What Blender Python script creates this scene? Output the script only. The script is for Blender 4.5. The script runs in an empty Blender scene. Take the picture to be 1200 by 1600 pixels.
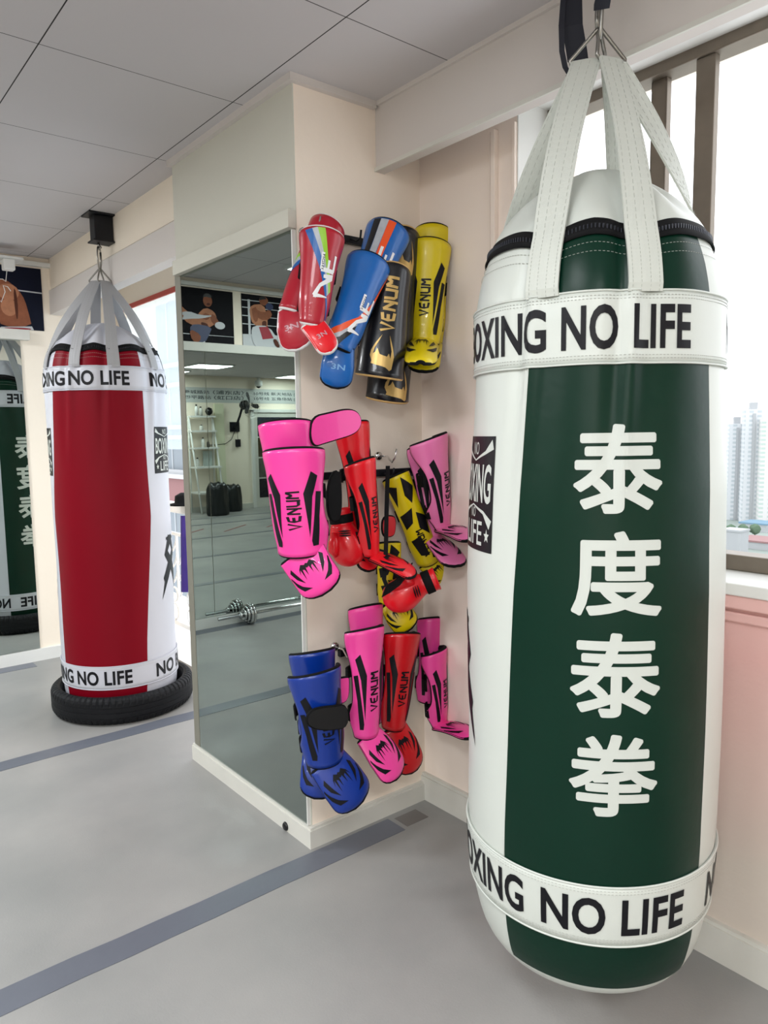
import bpy, bmesh, math, random
from mathutils import Vector, Matrix
import numpy as np
random.seed(7)
PI = math.pi
R = math.radians
S = bpy.context.scene
col = S.collection

# ---------------------------------------------------------------- camera
FPX = 1150.24
CAM = Vector((0, 0, 1.375))
YAW, PITCH, ROLL = R(39.1666), R(6.1173), R(-.8409)
fw = Vector((math.sin(YAW) * math.cos(PITCH), math.cos(YAW) * math.cos(PITCH), -math.sin(PITCH)))
_rt = Vector((math.cos(YAW), -math.sin(YAW), 0)); _up = _rt.cross(fw)
rt = _rt * math.cos(ROLL) + _up * math.sin(ROLL)
up = -_rt * math.sin(ROLL) + _up * math.cos(ROLL)
cd = bpy.data.cameras.new('camera'); cam = bpy.data.objects.new('camera', cd); col.objects.link(cam)
cam.matrix_world = Matrix(((rt.x, up.x, -fw.x, CAM.x), (rt.y, up.y, -fw.y, CAM.y), (rt.z, up.z, -fw.z, CAM.z), (0, 0, 0, 1)))
cd.sensor_fit = 'HORIZONTAL'; cd.lens_unit = 'FOV'; cd.angle = 2 * math.atan(600 / FPX)
cd.clip_start = .01; cd.clip_end = 3000
S.camera = cam

# ---------------------------------------------------------------- light and exposure
S.view_settings.view_transform = 'Standard'; S.view_settings.look = 'None'
S.view_settings.gamma = 1; S.view_settings.use_curve_mapping = False
S.view_settings.exposure = 0.6
W = bpy.data.worlds.new('overcast_sky'); S.world = W; W.use_nodes = True
bgn = W.node_tree.nodes['Background']
bgn.inputs[0].default_value = (.93, .96, 1, 1); bgn.inputs[1].default_value = 1.9
PANEL_POWER = 29.5
PANEL_GLOW = 1.6

def at(px, py, Y=None, X=None, Z=None):
    """where the sight line through a picture point meets the plane y=Y, x=X or z=Z of the room"""
    d = rt * ((px - 600) / FPX) - up * ((py - 800) / FPX) + fw
    if Y is not None: t = (Y - CAM.y) / d.y
    elif X is not None: t = (X - CAM.x) / d.x
    else: t = (Z - CAM.z) / d.z
    return CAM + d * t
def depth(P): return (P - CAM).dot(fw)

# ---------------------------------------------------------------- materials
def lin(c):
    return tuple(((v / 12.92) if v <= .04045 else ((v + .055) / 1.055) ** 2.4) for v in [x / 255 for x in c]) + (1,)
MATS = {}
def mat(name, rgb, rough=.5, metal=0, noise=0, nscale=8, bump=0, bscale=60, coat=0, emis=None, spec=.5, alpha=1, trans=0, bdist=.01):
    if name in MATS: return MATS[name]
    m = bpy.data.materials.new(name); m.use_nodes = True
    nt = m.node_tree; b = nt.nodes['Principled BSDF']
    b.inputs['Base Color'].default_value = lin(rgb); b.inputs['Roughness'].default_value = rough
    b.inputs['Metallic'].default_value = metal; b.inputs['Coat Weight'].default_value = coat
    b.inputs['Specular IOR Level'].default_value = spec; b.inputs['Alpha'].default_value = alpha
    b.inputs['Transmission Weight'].default_value = trans
    if emis: b.inputs['Emission Color'].default_value = lin(rgb); b.inputs['Emission Strength'].default_value = emis
    tc = nt.nodes.new('ShaderNodeTexCoord')
    if noise:
        n = nt.nodes.new('ShaderNodeTexNoise'); n.inputs['Scale'].default_value = nscale; n.inputs['Detail'].default_value = 5
        nt.links.new(tc.outputs['Object'], n.inputs['Vector'])
        mx = nt.nodes.new('ShaderNodeMix'); mx.data_type = 'RGBA'
        c = lin(rgb); mx.inputs[6].default_value = tuple(v * (1 - noise) for v in c[:3]) + (1,)
        mx.inputs[7].default_value = tuple(min(1, v * (1 + noise)) for v in c[:3]) + (1,)
        nt.links.new(n.outputs['Fac'], mx.inputs[0]); nt.links.new(mx.outputs[2], b.inputs['Base Color'])
    if bump:
        n2 = nt.nodes.new('ShaderNodeTexNoise'); n2.inputs['Scale'].default_value = bscale; n2.inputs['Detail'].default_value = 3
        nt.links.new(tc.outputs['Object'], n2.inputs['Vector'])
        bp = nt.nodes.new('ShaderNodeBump'); bp.inputs['Strength'].default_value = bump; bp.inputs['Distance'].default_value = bdist
        nt.links.new(n2.outputs['Fac'], bp.inputs['Height']); nt.links.new(bp.outputs['Normal'], b.inputs['Normal'])
    MATS[name] = m
    return m
cream = mat('cream_paint', (246, 234, 217), .8, noise=.03, nscale=2, bump=.08, bscale=40)
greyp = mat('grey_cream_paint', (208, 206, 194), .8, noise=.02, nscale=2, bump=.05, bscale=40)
beamp = mat('beam_paint', (214, 207, 202), .8, noise=.02, nscale=3)
white = mat('white_paint', (226, 226, 222), .45, noise=.03, nscale=9)
trimw = mat('trim_paint', (214, 212, 204), .5, noise=.05, nscale=14)
black = mat('black_fabric', (10, 10, 12), .75, spec=.2)
blackg = mat('black_gloss', (13, 12, 15), .35)
alu = mat('bronze_aluminium', (122, 112, 100), .45, metal=.55, noise=.12, nscale=30)
steel = mat('steel', (150, 148, 142), .3, metal=1)
dsteel = mat('black_steel', (18, 20, 26), .5, metal=.3)
chrome = mat('chrome', (215, 215, 215), .12, metal=1)
vinyl = mat('white_vinyl', (204, 208, 201), .38, noise=.025, nscale=5, bump=.06, bscale=22)
vinylw = mat('white_vinyl_cool', (198, 199, 208), .38, noise=.02, nscale=5)
webb = mat('white_webbing', (200, 203, 195), .55, noise=.05, nscale=12, bump=.1, bscale=90)
webg = mat('grey_webbing', (165, 165, 168), .6, noise=.06, nscale=12)
green = mat('green_vinyl', (1, 40, 27), .36, spec=.22, noise=.10, nscale=7, bump=.12, bscale=14)
redv = mat('red_vinyl', (122, 0, 22), .48, spec=.14, noise=.05, nscale=4, bump=.05, bscale=14)
ink = mat('black_print', (14, 14, 20), .45, spec=.25)
whitep = mat('white_print', (198, 202, 195), .45)
stitch = mat('stitch_thread', (168, 170, 163), .7)
rubber = mat('tyre_rubber', (13, 14, 18), .6, spec=.25, noise=.2, nscale=25, bump=.2, bscale=120)
tape = mat('grey_tape', (100, 104, 114), .38, noise=.06, nscale=12, bump=.1, bscale=20)

def floor_mat():
    m = bpy.data.materials.new('grey_mat_floor'); m.use_nodes = True; nt = m.node_tree; b = nt.nodes['Principled BSDF']
    tc = nt.nodes.new('ShaderNodeTexCoord')
    n = nt.nodes.new('ShaderNodeTexNoise'); n.inputs['Scale'].default_value = 1.6; n.inputs['Detail'].default_value = 6
    nt.links.new(tc.outputs['Object'], n.inputs['Vector'])
    cr = nt.nodes.new('ShaderNodeValToRGB'); cr.color_ramp.elements[0].color = lin((140, 140, 138)); cr.color_ramp.elements[1].color = lin((162, 159, 156))
    cr.color_ramp.elements[0].position = .35; cr.color_ramp.elements[1].position = .7
    nt.links.new(n.outputs['Fac'], cr.inputs[0]); nt.links.new(cr.outputs[0], b.inputs['Base Color'])
    n3 = nt.nodes.new('ShaderNodeTexNoise'); n3.inputs['Scale'].default_value = 4; nt.links.new(tc.outputs['Object'], n3.inputs['Vector'])
    mr = nt.nodes.new('ShaderNodeMapRange'); mr.inputs[3].default_value = .34; mr.inputs[4].default_value = .55
    nt.links.new(n3.outputs['Fac'], mr.inputs[0]); nt.links.new(mr.outputs[0], b.inputs['Roughness'])
    n2 = nt.nodes.new('ShaderNodeTexNoise'); n2.inputs['Scale'].default_value = 180; nt.links.new(tc.outputs['Object'], n2.inputs['Vector'])
    bp = nt.nodes.new('ShaderNodeBump'); bp.inputs['Strength'].default_value = .12; bp.inputs['Distance'].default_value = .003
    nt.links.new(n2.outputs['Fac'], bp.inputs['Height']); nt.links.new(bp.outputs['Normal'], b.inputs['Normal'])
    return m
def ceil_mat():
    """white boards with thin open joints every 0.59 m by 0.62 m"""
    m = bpy.data.materials.new('ceiling_boards'); m.use_nodes = True; nt = m.node_tree; b = nt.nodes['Principled BSDF']
    b.inputs['Roughness'].default_value = .85
    tc = nt.nodes.new('ShaderNodeTexCoord'); sp = nt.nodes.new('ShaderNodeSeparateXYZ'); nt.links.new(tc.outputs['Object'], sp.inputs[0])
    def mth(op, a, bb=None, c=None):
        k = nt.nodes.new('ShaderNodeMath'); k.operation = op
        for i, v in enumerate((a, bb, c)):
            if v is None: continue
            if isinstance(v, (int, float)): k.inputs[i].default_value = v
            else: nt.links.new(v, k.inputs[i])
        return k.outputs[0]
    def line(src, off, per, w):
        p = mth('PINGPONG', mth('ADD', src, -off), per / 2)
        return mth('LESS_THAN', p, w)
    g = mth('MAXIMUM', line(sp.outputs[0], 1.225 - .59 * 20, .59, .0018), line(sp.outputs[1], 1.63 - .62 * 20, .62, .0015))
    n = nt.nodes.new('ShaderNodeTexNoise'); n.inputs['Scale'].default_value = 1.3; nt.links.new(tc.outputs['Object'], n.inputs['Vector'])
    cr = nt.nodes.new('ShaderNodeValToRGB'); cr.color_ramp.elements[0].color = lin((196, 192, 193)); cr.color_ramp.elements[1].color = lin((208, 204, 205))
    nt.links.new(n.outputs['Fac'], cr.inputs[0])
    mx = nt.nodes.new('ShaderNodeMix'); mx.data_type = 'RGBA'; nt.links.new(g, mx.inputs[0]); nt.links.new(cr.outputs[0], mx.inputs[6]); mx.inputs[7].default_value = lin((42, 38, 38))
    nt.links.new(mx.outputs[2], b.inputs['Base Color'])
    return m
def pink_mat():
    """beige paint with a pink colour cast painted in, fading out in the lower half"""
    m = bpy.data.materials.new('pink_cast_paint'); m.use_nodes = True; nt = m.node_tree; b = nt.nodes['Principled BSDF']
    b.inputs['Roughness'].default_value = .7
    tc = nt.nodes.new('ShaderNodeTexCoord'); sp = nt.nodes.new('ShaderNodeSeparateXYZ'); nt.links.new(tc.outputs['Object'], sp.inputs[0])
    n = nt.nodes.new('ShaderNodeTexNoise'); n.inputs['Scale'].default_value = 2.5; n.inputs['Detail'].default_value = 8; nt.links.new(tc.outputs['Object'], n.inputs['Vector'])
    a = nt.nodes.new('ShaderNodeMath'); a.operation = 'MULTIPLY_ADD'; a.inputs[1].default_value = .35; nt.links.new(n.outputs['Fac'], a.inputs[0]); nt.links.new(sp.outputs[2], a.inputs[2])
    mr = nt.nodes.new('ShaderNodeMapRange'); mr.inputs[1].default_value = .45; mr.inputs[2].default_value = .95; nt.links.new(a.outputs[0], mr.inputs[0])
    cr = nt.nodes.new('ShaderNodeMix'); cr.data_type = 'RGBA'; cr.inputs[6].default_value = lin((214, 202, 190)); cr.inputs[7].default_value = lin((232, 186, 180))  # pink end is a cast of the light put into the wall colour
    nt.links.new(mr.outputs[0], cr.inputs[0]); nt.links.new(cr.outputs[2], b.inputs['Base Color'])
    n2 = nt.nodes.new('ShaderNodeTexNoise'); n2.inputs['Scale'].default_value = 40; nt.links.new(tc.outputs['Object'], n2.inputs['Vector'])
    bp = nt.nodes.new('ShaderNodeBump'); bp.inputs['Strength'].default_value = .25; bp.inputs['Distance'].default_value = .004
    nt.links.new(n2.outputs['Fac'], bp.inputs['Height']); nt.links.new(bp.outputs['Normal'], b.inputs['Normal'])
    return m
def mirror_mat(nm, tint):
    m = bpy.data.materials.new(nm); m.use_nodes = True; b = m.node_tree.nodes['Principled BSDF']
    b.inputs['Metallic'].default_value = 1; b.inputs['Roughness'].default_value = .0; b.inputs['Base Color'].default_value = tint + (1,)
    return m
def glass_mat(name, tint=(1, 1, 1), gloss=.015):
    m = bpy.data.materials.new(name); m.use_nodes = True; nt = m.node_tree; nt.nodes.remove(nt.nodes['Principled BSDF'])
    t = nt.nodes.new('ShaderNodeBsdfTransparent'); t.inputs[0].default_value = tint + (1,)
    g = nt.nodes.new('ShaderNodeBsdfGlossy'); g.inputs['Roughness'].default_value = .02
    mx = nt.nodes.new('ShaderNodeMixShader'); mx.inputs[0].default_value = gloss
    nt.links.new(t.outputs[0], mx.inputs[1]); nt.links.new(g.outputs[0], mx.inputs[2]); nt.links.new(mx.outputs[0], nt.nodes['Material Output'].inputs[0])
    return m
def sheet_mat():
    m = bpy.data.materials.new('clear_plastic_sheet'); m.use_nodes = True; nt = m.node_tree; nt.nodes.remove(nt.nodes['Principled BSDF'])
    t = nt.nodes.new('ShaderNodeBsdfTransparent'); t.inputs[0].default_value = (.93, .96, .98, 1)
    g = nt.nodes.new('ShaderNodeBsdfTranslucent'); g.inputs[0].default_value = (.8, .86, .9, 1)
    mx = nt.nodes.new('ShaderNodeMixShader'); mx.inputs[0].default_value = .3
    nt.links.new(t.outputs[0], mx.inputs[1]); nt.links.new(g.outputs[0], mx.inputs[2]); nt.links.new(mx.outputs[0], nt.nodes['Material Output'].inputs[0])
    return m
def tower_mat(name, base, win, sx, sz):
    """rows of windows on a pale tower wall"""
    m = bpy.data.materials.new(name); m.use_nodes = True; nt = m.node_tree; b = nt.nodes['Principled BSDF']; b.inputs['Roughness'].default_value = .9
    tc = nt.nodes.new('ShaderNodeTexCoord'); sp = nt.nodes.new('ShaderNodeSeparateXYZ'); nt.links.new(tc.outputs['Object'], sp.inputs[0])
    def mth(op, a, bb=None):
        k = nt.nodes.new('ShaderNodeMath'); k.operation = op
        for i, v in enumerate((a, bb)):
            if v is None: continue
            if isinstance(v, (int, float)): k.inputs[i].default_value = v
            else: nt.links.new(v, k.inputs[i])
        return k.outputs[0]
    h = mth('ADD', sp.outputs[0], sp.outputs[1])
    a = mth('LESS_THAN', mth('FRACT', mth('DIVIDE', mth('ADD', h, 500), sx)), .55)
    c = mth('LESS_THAN', mth('FRACT', mth('DIVIDE', mth('ADD', sp.outputs[2], 500), sz)), .5)
    g = mth('MULTIPLY', a, c)
    mx = nt.nodes.new('ShaderNodeMix'); mx.data_type = 'RGBA'; mx.inputs[6].default_value = lin(base); mx.inputs[7].default_value = lin(win)
    nt.links.new(g, mx.inputs[0]); nt.links.new(mx.outputs[2], b.inputs['Base Color'])
    return m
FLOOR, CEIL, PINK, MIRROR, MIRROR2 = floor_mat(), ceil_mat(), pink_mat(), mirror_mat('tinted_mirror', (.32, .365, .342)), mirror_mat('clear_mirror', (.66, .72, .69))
GLASS, SHEET = glass_mat('window_glass'), sheet_mat()

# ---------------------------------------------------------------- builders
def link(name, me, m=None, parent=None, smooth=False):
    o = bpy.data.objects.new(name, me); col.objects.link(o)
    if m is not None:
        for k in (m if isinstance(m, (list, tuple)) else [m]): me.materials.append(k)
    if smooth: me.polygons.foreach_set('use_smooth', [True] * len(me.polygons))
    if parent is not None:
        o.parent = parent
        o.matrix_parent_inverse = Matrix.Translation(-Vector(parent.location))
    return o
def from_bm(name, bm, m=None, parent=None, smooth=False, normals=True):
    if normals: bmesh.ops.recalc_face_normals(bm, faces=bm.faces)
    me = bpy.data.meshes.new(name); bm.to_mesh(me); bm.free()
    return link(name, me, m, parent, smooth)
def thing(name, loc, label, cat, group=None):
    o = bpy.data.objects.new(name, None); col.objects.link(o); o.location = loc; o.empty_display_size = .1
    return tag(o, label, cat, group)
def tag(o, label, cat, group=None, kind=None):
    o['label'] = label; o['category'] = cat
    if group: o['group'] = group
    if kind: o['kind'] = kind
    return o
def struct(o): o['kind'] = 'structure'; return o
def addbox(bm, x0, x1, y0, y1, z0, z1, bev=0):
    v = [bm.verts.new((x, y, z)) for x in (x0, x1) for y in (y0, y1) for z in (z0, z1)]
    F = [(0, 1, 3, 2), (4, 6, 7, 5), (0, 4, 5, 1), (2, 3, 7, 6), (0, 2, 6, 4), (1, 5, 7, 3)]
    fs = [bm.faces.new([v[i] for i in f]) for f in F]
    if bev:
        es = list({e for f in fs for e in f.edges})
        bmesh.ops.bevel(bm, geom=es, offset=bev, segments=2, affect='EDGES', profile=.5)
def box(name, x0, x1, y0, y1, z0, z1, m, parent=None, bev=0):
    bm = bmesh.new(); addbox(bm, min(x0, x1), max(x0, x1), min(y0, y1), max(y0, y1), min(z0, z1), max(z0, z1), bev)
    return from_bm(name, bm, m, parent)
def boxes(name, L, m, parent=None, bev=0):
    bm = bmesh.new()
    for b in L: addbox(bm, *b, bev)
    return from_bm(name, bm, m, parent)
def addtube(bm, pts, r, n=8, closed=False):
    pts = [Vector(p) for p in pts]; N = len(pts); rings = []
    rr = r if isinstance(r, (list, tuple)) else [r] * N
    prev = None
    for i, p in enumerate(pts):
        if closed: t = pts[(i + 1) % N] - pts[i - 1]
        else: t = pts[min(i + 1, N - 1)] - pts[max(i - 1, 0)]
        if t.length < 1e-9: t = Vector((0, 0, 1))
        t.normalize()
        if prev is None:
            a = Vector((0, 0, 1)) if abs(t.z) < .9 else Vector((1, 0, 0)); u = t.cross(a).normalized()
        else:
            u = prev - t * prev.dot(t)
            u = u.normalized() if u.length > 1e-6 else t.orthogonal().normalized()
        prev = u; w = t.cross(u)
        rings.append([bm.verts.new(p + (u * math.cos(2 * PI * k / n) + w * math.sin(2 * PI * k / n)) * rr[i]) for k in range(n)])
    for i in range(N if closed else N - 1):
        a, b = rings[i], rings[(i + 1) % N]
        for k in range(n): bm.faces.new((a[k], a[(k + 1) % n], b[(k + 1) % n], b[k]))
    if not closed:
        bm.faces.new(rings[0][::-1]); bm.faces.new(rings[-1])
def tube(name, pts, r, m, parent=None, n=8, closed=False):
    bm = bmesh.new(); addtube(bm, pts, r, n, closed); return from_bm(name, bm, m, parent, True)
def addlathe(bm, prof, c, n=48, ax='z', cap=True):
    c = Vector(c); rings = []
    for r, z in prof:
        ring = []
        for k in range(n):
            a = 2 * PI * k / n
            if ax == 'z': q = Vector((r * math.cos(a), r * math.sin(a), z))
            elif ax == 'x': q = Vector((z, r * math.cos(a), r * math.sin(a)))
            else: q = Vector((r * math.cos(a), z, r * math.sin(a)))
            ring.append(bm.verts.new(c + q))
        rings.append(ring)
    for a, b in zip(rings, rings[1:]):
        for k in range(n): bm.faces.new((a[k], a[(k + 1) % n], b[(k + 1) % n], b[k]))
    if cap: bm.faces.new(rings[0][::-1]); bm.faces.new(rings[-1])
def lathe(name, prof, c, m, parent=None, n=48, ax='z', cap=True, smooth=True):
    bm = bmesh.new(); addlathe(bm, prof, c, n, ax, cap); return from_bm(name, bm, m, parent, smooth)
def grid_mesh(P, us, vs, thick=None):
    """P(u,v,off) -> point; an open sheet, or a closed shell when thick is given"""
    bm = bmesh.new(); A = [[bm.verts.new(P(u, v, 0)) for u in us] for v in vs]
    nu, nv = len(us), len(vs)
    for j in range(nv - 1):
        for i in range(nu - 1): bm.faces.new((A[j][i], A[j][i + 1], A[j + 1][i + 1], A[j + 1][i]))
    if thick:
        B = [[bm.verts.new(P(u, v, -thick)) for u in us] for v in vs]
        for j in range(nv - 1):
            for i in range(nu - 1):
                f = bm.faces.new((B[j][i], B[j + 1][i], B[j + 1][i + 1], B[j][i + 1])); f.material_index = 1
        loop = [(0, i) for i in range(nu)] + [(j, nu - 1) for j in range(1, nv)] + [(nv - 1, i) for i in range(nu - 2, -1, -1)] + [(j, 0) for j in range(nv - 2, 0, -1)]
        for k in range(len(loop)):
            a, b = loop[k], loop[(k + 1) % len(loop)]
            f = bm.faces.new((A[a[0]][a[1]], B[a[0]][a[1]], B[b[0]][b[1]], A[b[0]][b[1]])); f.material_index = 1
    return bm
# flat drawings wrapped on a curved surface
def poly_bm(polys):
    bm = bmesh.new()
    for p in polys:
        bm.faces.new([bm.verts.new((x, y, 0)) for x, y in p]).normal_update()
    bmesh.ops.triangulate(bm, faces=bm.faces)
    return bm
def text_bm(s, offset=0.0, spacing=1.0):
    c = bpy.data.curves.new('lettering', 'FONT'); c.body = s; c.offset = offset; c.resolution_u = 4; c.space_character = spacing
    o = bpy.data.objects.new('lettering', c); col.objects.link(o)
    me = bpy.data.meshes.new_from_object(o.evaluated_get(bpy.context.evaluated_depsgraph_get()))
    bpy.data.objects.remove(o); bpy.data.curves.remove(c)
    bm = bmesh.new(); bm.from_mesh(me); bpy.data.meshes.remove(me)
    bmesh.ops.remove_doubles(bm, verts=bm.verts, dist=1e-5)
    return bm
def bounds(bm):
    xs = [v.co.x for v in bm.verts]; ys = [v.co.y for v in bm.verts]
    return min(xs), max(xs), min(ys), max(ys)
def fit(bm, x0, x1, y0, y1):
    a, b, c, d = bounds(bm)
    for v in bm.verts:
        v.co.x = x0 + (v.co.x - a) / (b - a) * (x1 - x0); v.co.y = y0 + (v.co.y - c) / (d - c) * (y1 - y0)
    return bm
def cut(bm, sx, sy):
    a, b, c, d = bounds(bm)
    for ax, lo, hi, st in ((0, a, b, sx), (1, c, d, sy)):
        if not st: continue
        n = int((hi - lo) / st)
        for k in range(1, n + 1):
            p = [0, 0, 0]; nn = [0, 0, 0]; p[ax] = lo + k * st; nn[ax] = 1
            if p[ax] < hi - 1e-6:
                bmesh.ops.bisect_plane(bm, geom=bm.verts[:] + bm.edges[:] + bm.faces[:], plane_co=p, plane_no=nn, dist=1e-7)
    return bm
def wrap(name, bm, f, m, parent, sx, sy):
    cut(bm, sx, sy)
    for v in bm.verts: v.co = f(v.co.x, v.co.y)
    me = bpy.data.meshes.new(name); bm.to_mesh(me); bm.free()
    return link(name, me, m, parent, False)
def merge(bms):
    out = bmesh.new()
    for b in bms:
        me = bpy.data.meshes.new('t'); b.to_mesh(me); b.free(); out.from_mesh(me); bpy.data.meshes.remove(me)
    return out
def stroke(pts, w, taper=False):
    """a polyline with width as one polygon"""
    L, Rr = [], []
    n = len(pts)
    for i in range(n):
        a = pts[max(i - 1, 0)]; b = pts[min(i + 1, n - 1)]
        dx, dy = b[0] - a[0], b[1] - a[1]; l = math.hypot(dx, dy) or 1
        ww = (w[i] if isinstance(w, (list, tuple)) else w) / 2
        L.append((pts[i][0] - dy / l * ww, pts[i][1] + dx / l * ww)); Rr.append((pts[i][0] + dy / l * ww, pts[i][1] - dx / l * ww))
    return L + Rr[::-1]

# ================================================================ THE ROOM
H = 2.45; XM = 1.283; YP = 1.98; XW = 1.794; YF = 4.83; YB = -2.8; XL = -7.0
SILL = 1.0; JY = 1.54; XFR = 1.93
struct(box('floor', XL - .2, 1.72, YB - .2, YF + .2, -.12, 0, FLOOR))
struct(box('floor', 1.72, XW + .2, YB - .2, YP + .1, -.12, 0, FLOOR))
struct(box('ceiling', XL - .2, XW + .3, YB - .2, YF + .2, H, H + .12, CEIL))
struct(box('wall_back', XL - .2, XW + .2, YB - .15, YB, 0, H, cream))
struct(box('wall_left', XL - .15, XL, YB, YF, 0, H, cream))
struct(box('wall_far', XL, 2.0, YF, YF + .15, 0, H, cream))
# window wall: alcove piece, the part under and over the windows
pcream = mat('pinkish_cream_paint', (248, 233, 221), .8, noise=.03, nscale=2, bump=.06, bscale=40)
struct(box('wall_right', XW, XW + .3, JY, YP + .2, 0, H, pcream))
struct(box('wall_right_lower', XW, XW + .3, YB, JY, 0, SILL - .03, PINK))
struct(box('wall_right_upper', XW, XW + .3, YB, JY, 2.375, H, cream))
struct(box('wall_right_corner', XW, XW + .3, YB, -2.55, SILL - .03, 2.375, cream))
# pillar with the mirror and the gear
struct(box('wall_pillar', XM, XW + .3, YP, 2.86, 0, H, mat('warm_cream_paint', (247, 233, 218), .8, noise=.03, nscale=2, bump=.08, bscale=40)))
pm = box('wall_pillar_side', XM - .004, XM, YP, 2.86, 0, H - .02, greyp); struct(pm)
# bay wall beyond the pillar: balcony opening
struct(box('wall_bay_upper', 1.72, 1.86, 2.86, YF, 2.17, H, cream))
struct(box('wall_bay_corner', 1.72, 1.86, 4.70, YF, 0, 2.17, cream))
# beam over the windows and its lip
struct(box('trim_1', 1.6, 1.635, YB, YP, 2.235, H, beamp))
struct(box('trim_2', 1.593, 1.60, YB, YP, 2.235, 2.247, trimw))
struct(box('trim_3', 1.345, 1.40, 2.86, YF, 2.27, H, cream))
struct(box('trim_4', 1.335, 1.40, 2.86, YF, 2.12, 2.262, beamp))
# narrow strips where walls meet the ceiling
struct(boxes('trim_5', [(XM - .022, XM - .004, YP - .02, 2.87, H - .022, H), (XM - .004, 1.59, YP - .02, YP, H - .022, H), (1.59, 1.6, YB, YP - .02, H - .014, H)], beamp))
struct(box('trim_6', XL, 1.345, YF - .03, YF, H - .055, H - .03, white))
# board over the pillar mirror, ledge over the far mirror
struct(box('trim_7', XM - .034, XM - .004, YP - .005, 2.83, 2.003, 2.058, greyp, bev=.002))
struct(box('trim_8', XL, 1.20, YF - .05, YF, 1.955, 2.015, trimw, bev=.002))
# pilaster strips beside the window
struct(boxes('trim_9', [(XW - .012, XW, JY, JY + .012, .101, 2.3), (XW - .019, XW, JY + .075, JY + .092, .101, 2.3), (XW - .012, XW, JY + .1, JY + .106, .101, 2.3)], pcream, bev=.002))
# baseboards
struct(boxes('baseboard_pillar', [(XM - .022, XM - .004, YP - .02, 2.87, 0, .062), (XM - .018, XM - .004, YP - .016, 2.87, .062, .07), (XM - .004, XW - .02, YP - .02, YP, 0, .062), (XM - .004, XW - .02, YP - .014, YP, .062, .07)], trimw))
struct(boxes('baseboard_right', [(XW - .02, XW, YB, YP, 0, .09), (XW - .014, XW, YB, YP, .09, .1)], trimw))
struct(box('baseboard_far', XL, 1.72, YF - .02, YF, 0, .075, white))
struct(box('baseboard_back', XL, XW, YB, YB + .02, 0, .09, trimw))
# sill and mouldings
sill = struct(box('window_sill', XW - .03, XFR + .12, YB + .25, JY, SILL - .03, SILL, white, bev=.003))
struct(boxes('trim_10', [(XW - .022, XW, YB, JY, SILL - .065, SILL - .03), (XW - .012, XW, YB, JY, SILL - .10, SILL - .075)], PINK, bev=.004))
struct(box('trim_11', XW, XFR + .12, YB + .25, JY, 2.365, 2.385, white))
struct(box('trim_12', XW, XFR + .1, JY - .004, JY, SILL, 2.37, white))
# sliding windows: one per bay, each frame with its sashes and panes
def window(name, y0, y1, stiles):
    w = struct(boxes(name, [(XFR, XFR + .07, y0, y1, SILL, SILL + .042), (XFR, XFR + .07, y0, y1, 2.335, 2.368), (XFR, XFR + .07, y0, y0 + .035, SILL + .042, 2.335), (XFR, XFR + .07, y1 - .036, y1, SILL + .042, 2.335)], alu, bev=.003))
    ys = [y1 - .036] + [q for st in stiles for q in (st[1], st[0])] + [y0 + .035]
    for i, st in enumerate(stiles):
        xo = XFR + (.008 if i % 2 else .03)
        box('stile', xo, xo + .024, st[0], st[1], SILL + .042, 2.335, alu, w, bev=.002)
    for i in range(0, len(ys), 2):
        box('pane', XFR + .030, XFR + .035, ys[i + 1] - .004, ys[i] + .004, SILL + .040, 2.338, GLASS, w)
    return w
window('window_1', .0, JY - .004, [(1.150, 1.198), (1.004, 1.056)])
window('window_2', -1.3, 0, [(-.67, -.62)])
window('window_3', -2.55, -1.3, [(-1.95, -1.9)])

# ================================================================ MIRRORS
t = thing('wall_mirror', (XM - .01, 2.4, .07), 'tall mirror panel on the side of the pillar, beside the hanging shin guards', 'mirror')
box('mirror_glass', XM - .012, XM - .0045, YP + .012, 2.805, .072, 2.002, MIRROR, t)
box('edge_strip', XM - .016, XM - .0045, YP + .003, YP + .008, .072, 2.002, white, t)
box('edge_strip', XM - .013, XM - .0045, 2.808, 2.858, .072, 2.03, mat('olive_grey_edge', (128, 126, 114), .6), t)
MX0 = .205
def far_mirror(x0, x1, rz, label):
    t = thing('wall_mirror', ((x0 + x1) / 2, YF, .08), label, 'mirror')
    g = box('mirror_glass', x0 + .002, x1 - .002, YF - .012, YF - .006, .078, 1.953, MIRROR2, t)
    return t
far_mirror(MX0, 1.155, 0, 'wall mirror behind the red punching bag, under the boxer poster')
far_mirror(MX0 - 1.2, MX0, 0, 'mirror panel above the chrome barbell, under the kicking fighter poster')
far_mirror(MX0 - 2.4, MX0 - 1.2, 0, 'third mirror panel along the far wall, left of the barbell plates')
far_mirror(MX0 - 3.6, MX0 - 2.4, 0, 'fourth mirror panel along the far wall, farthest from the pillar')

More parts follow.
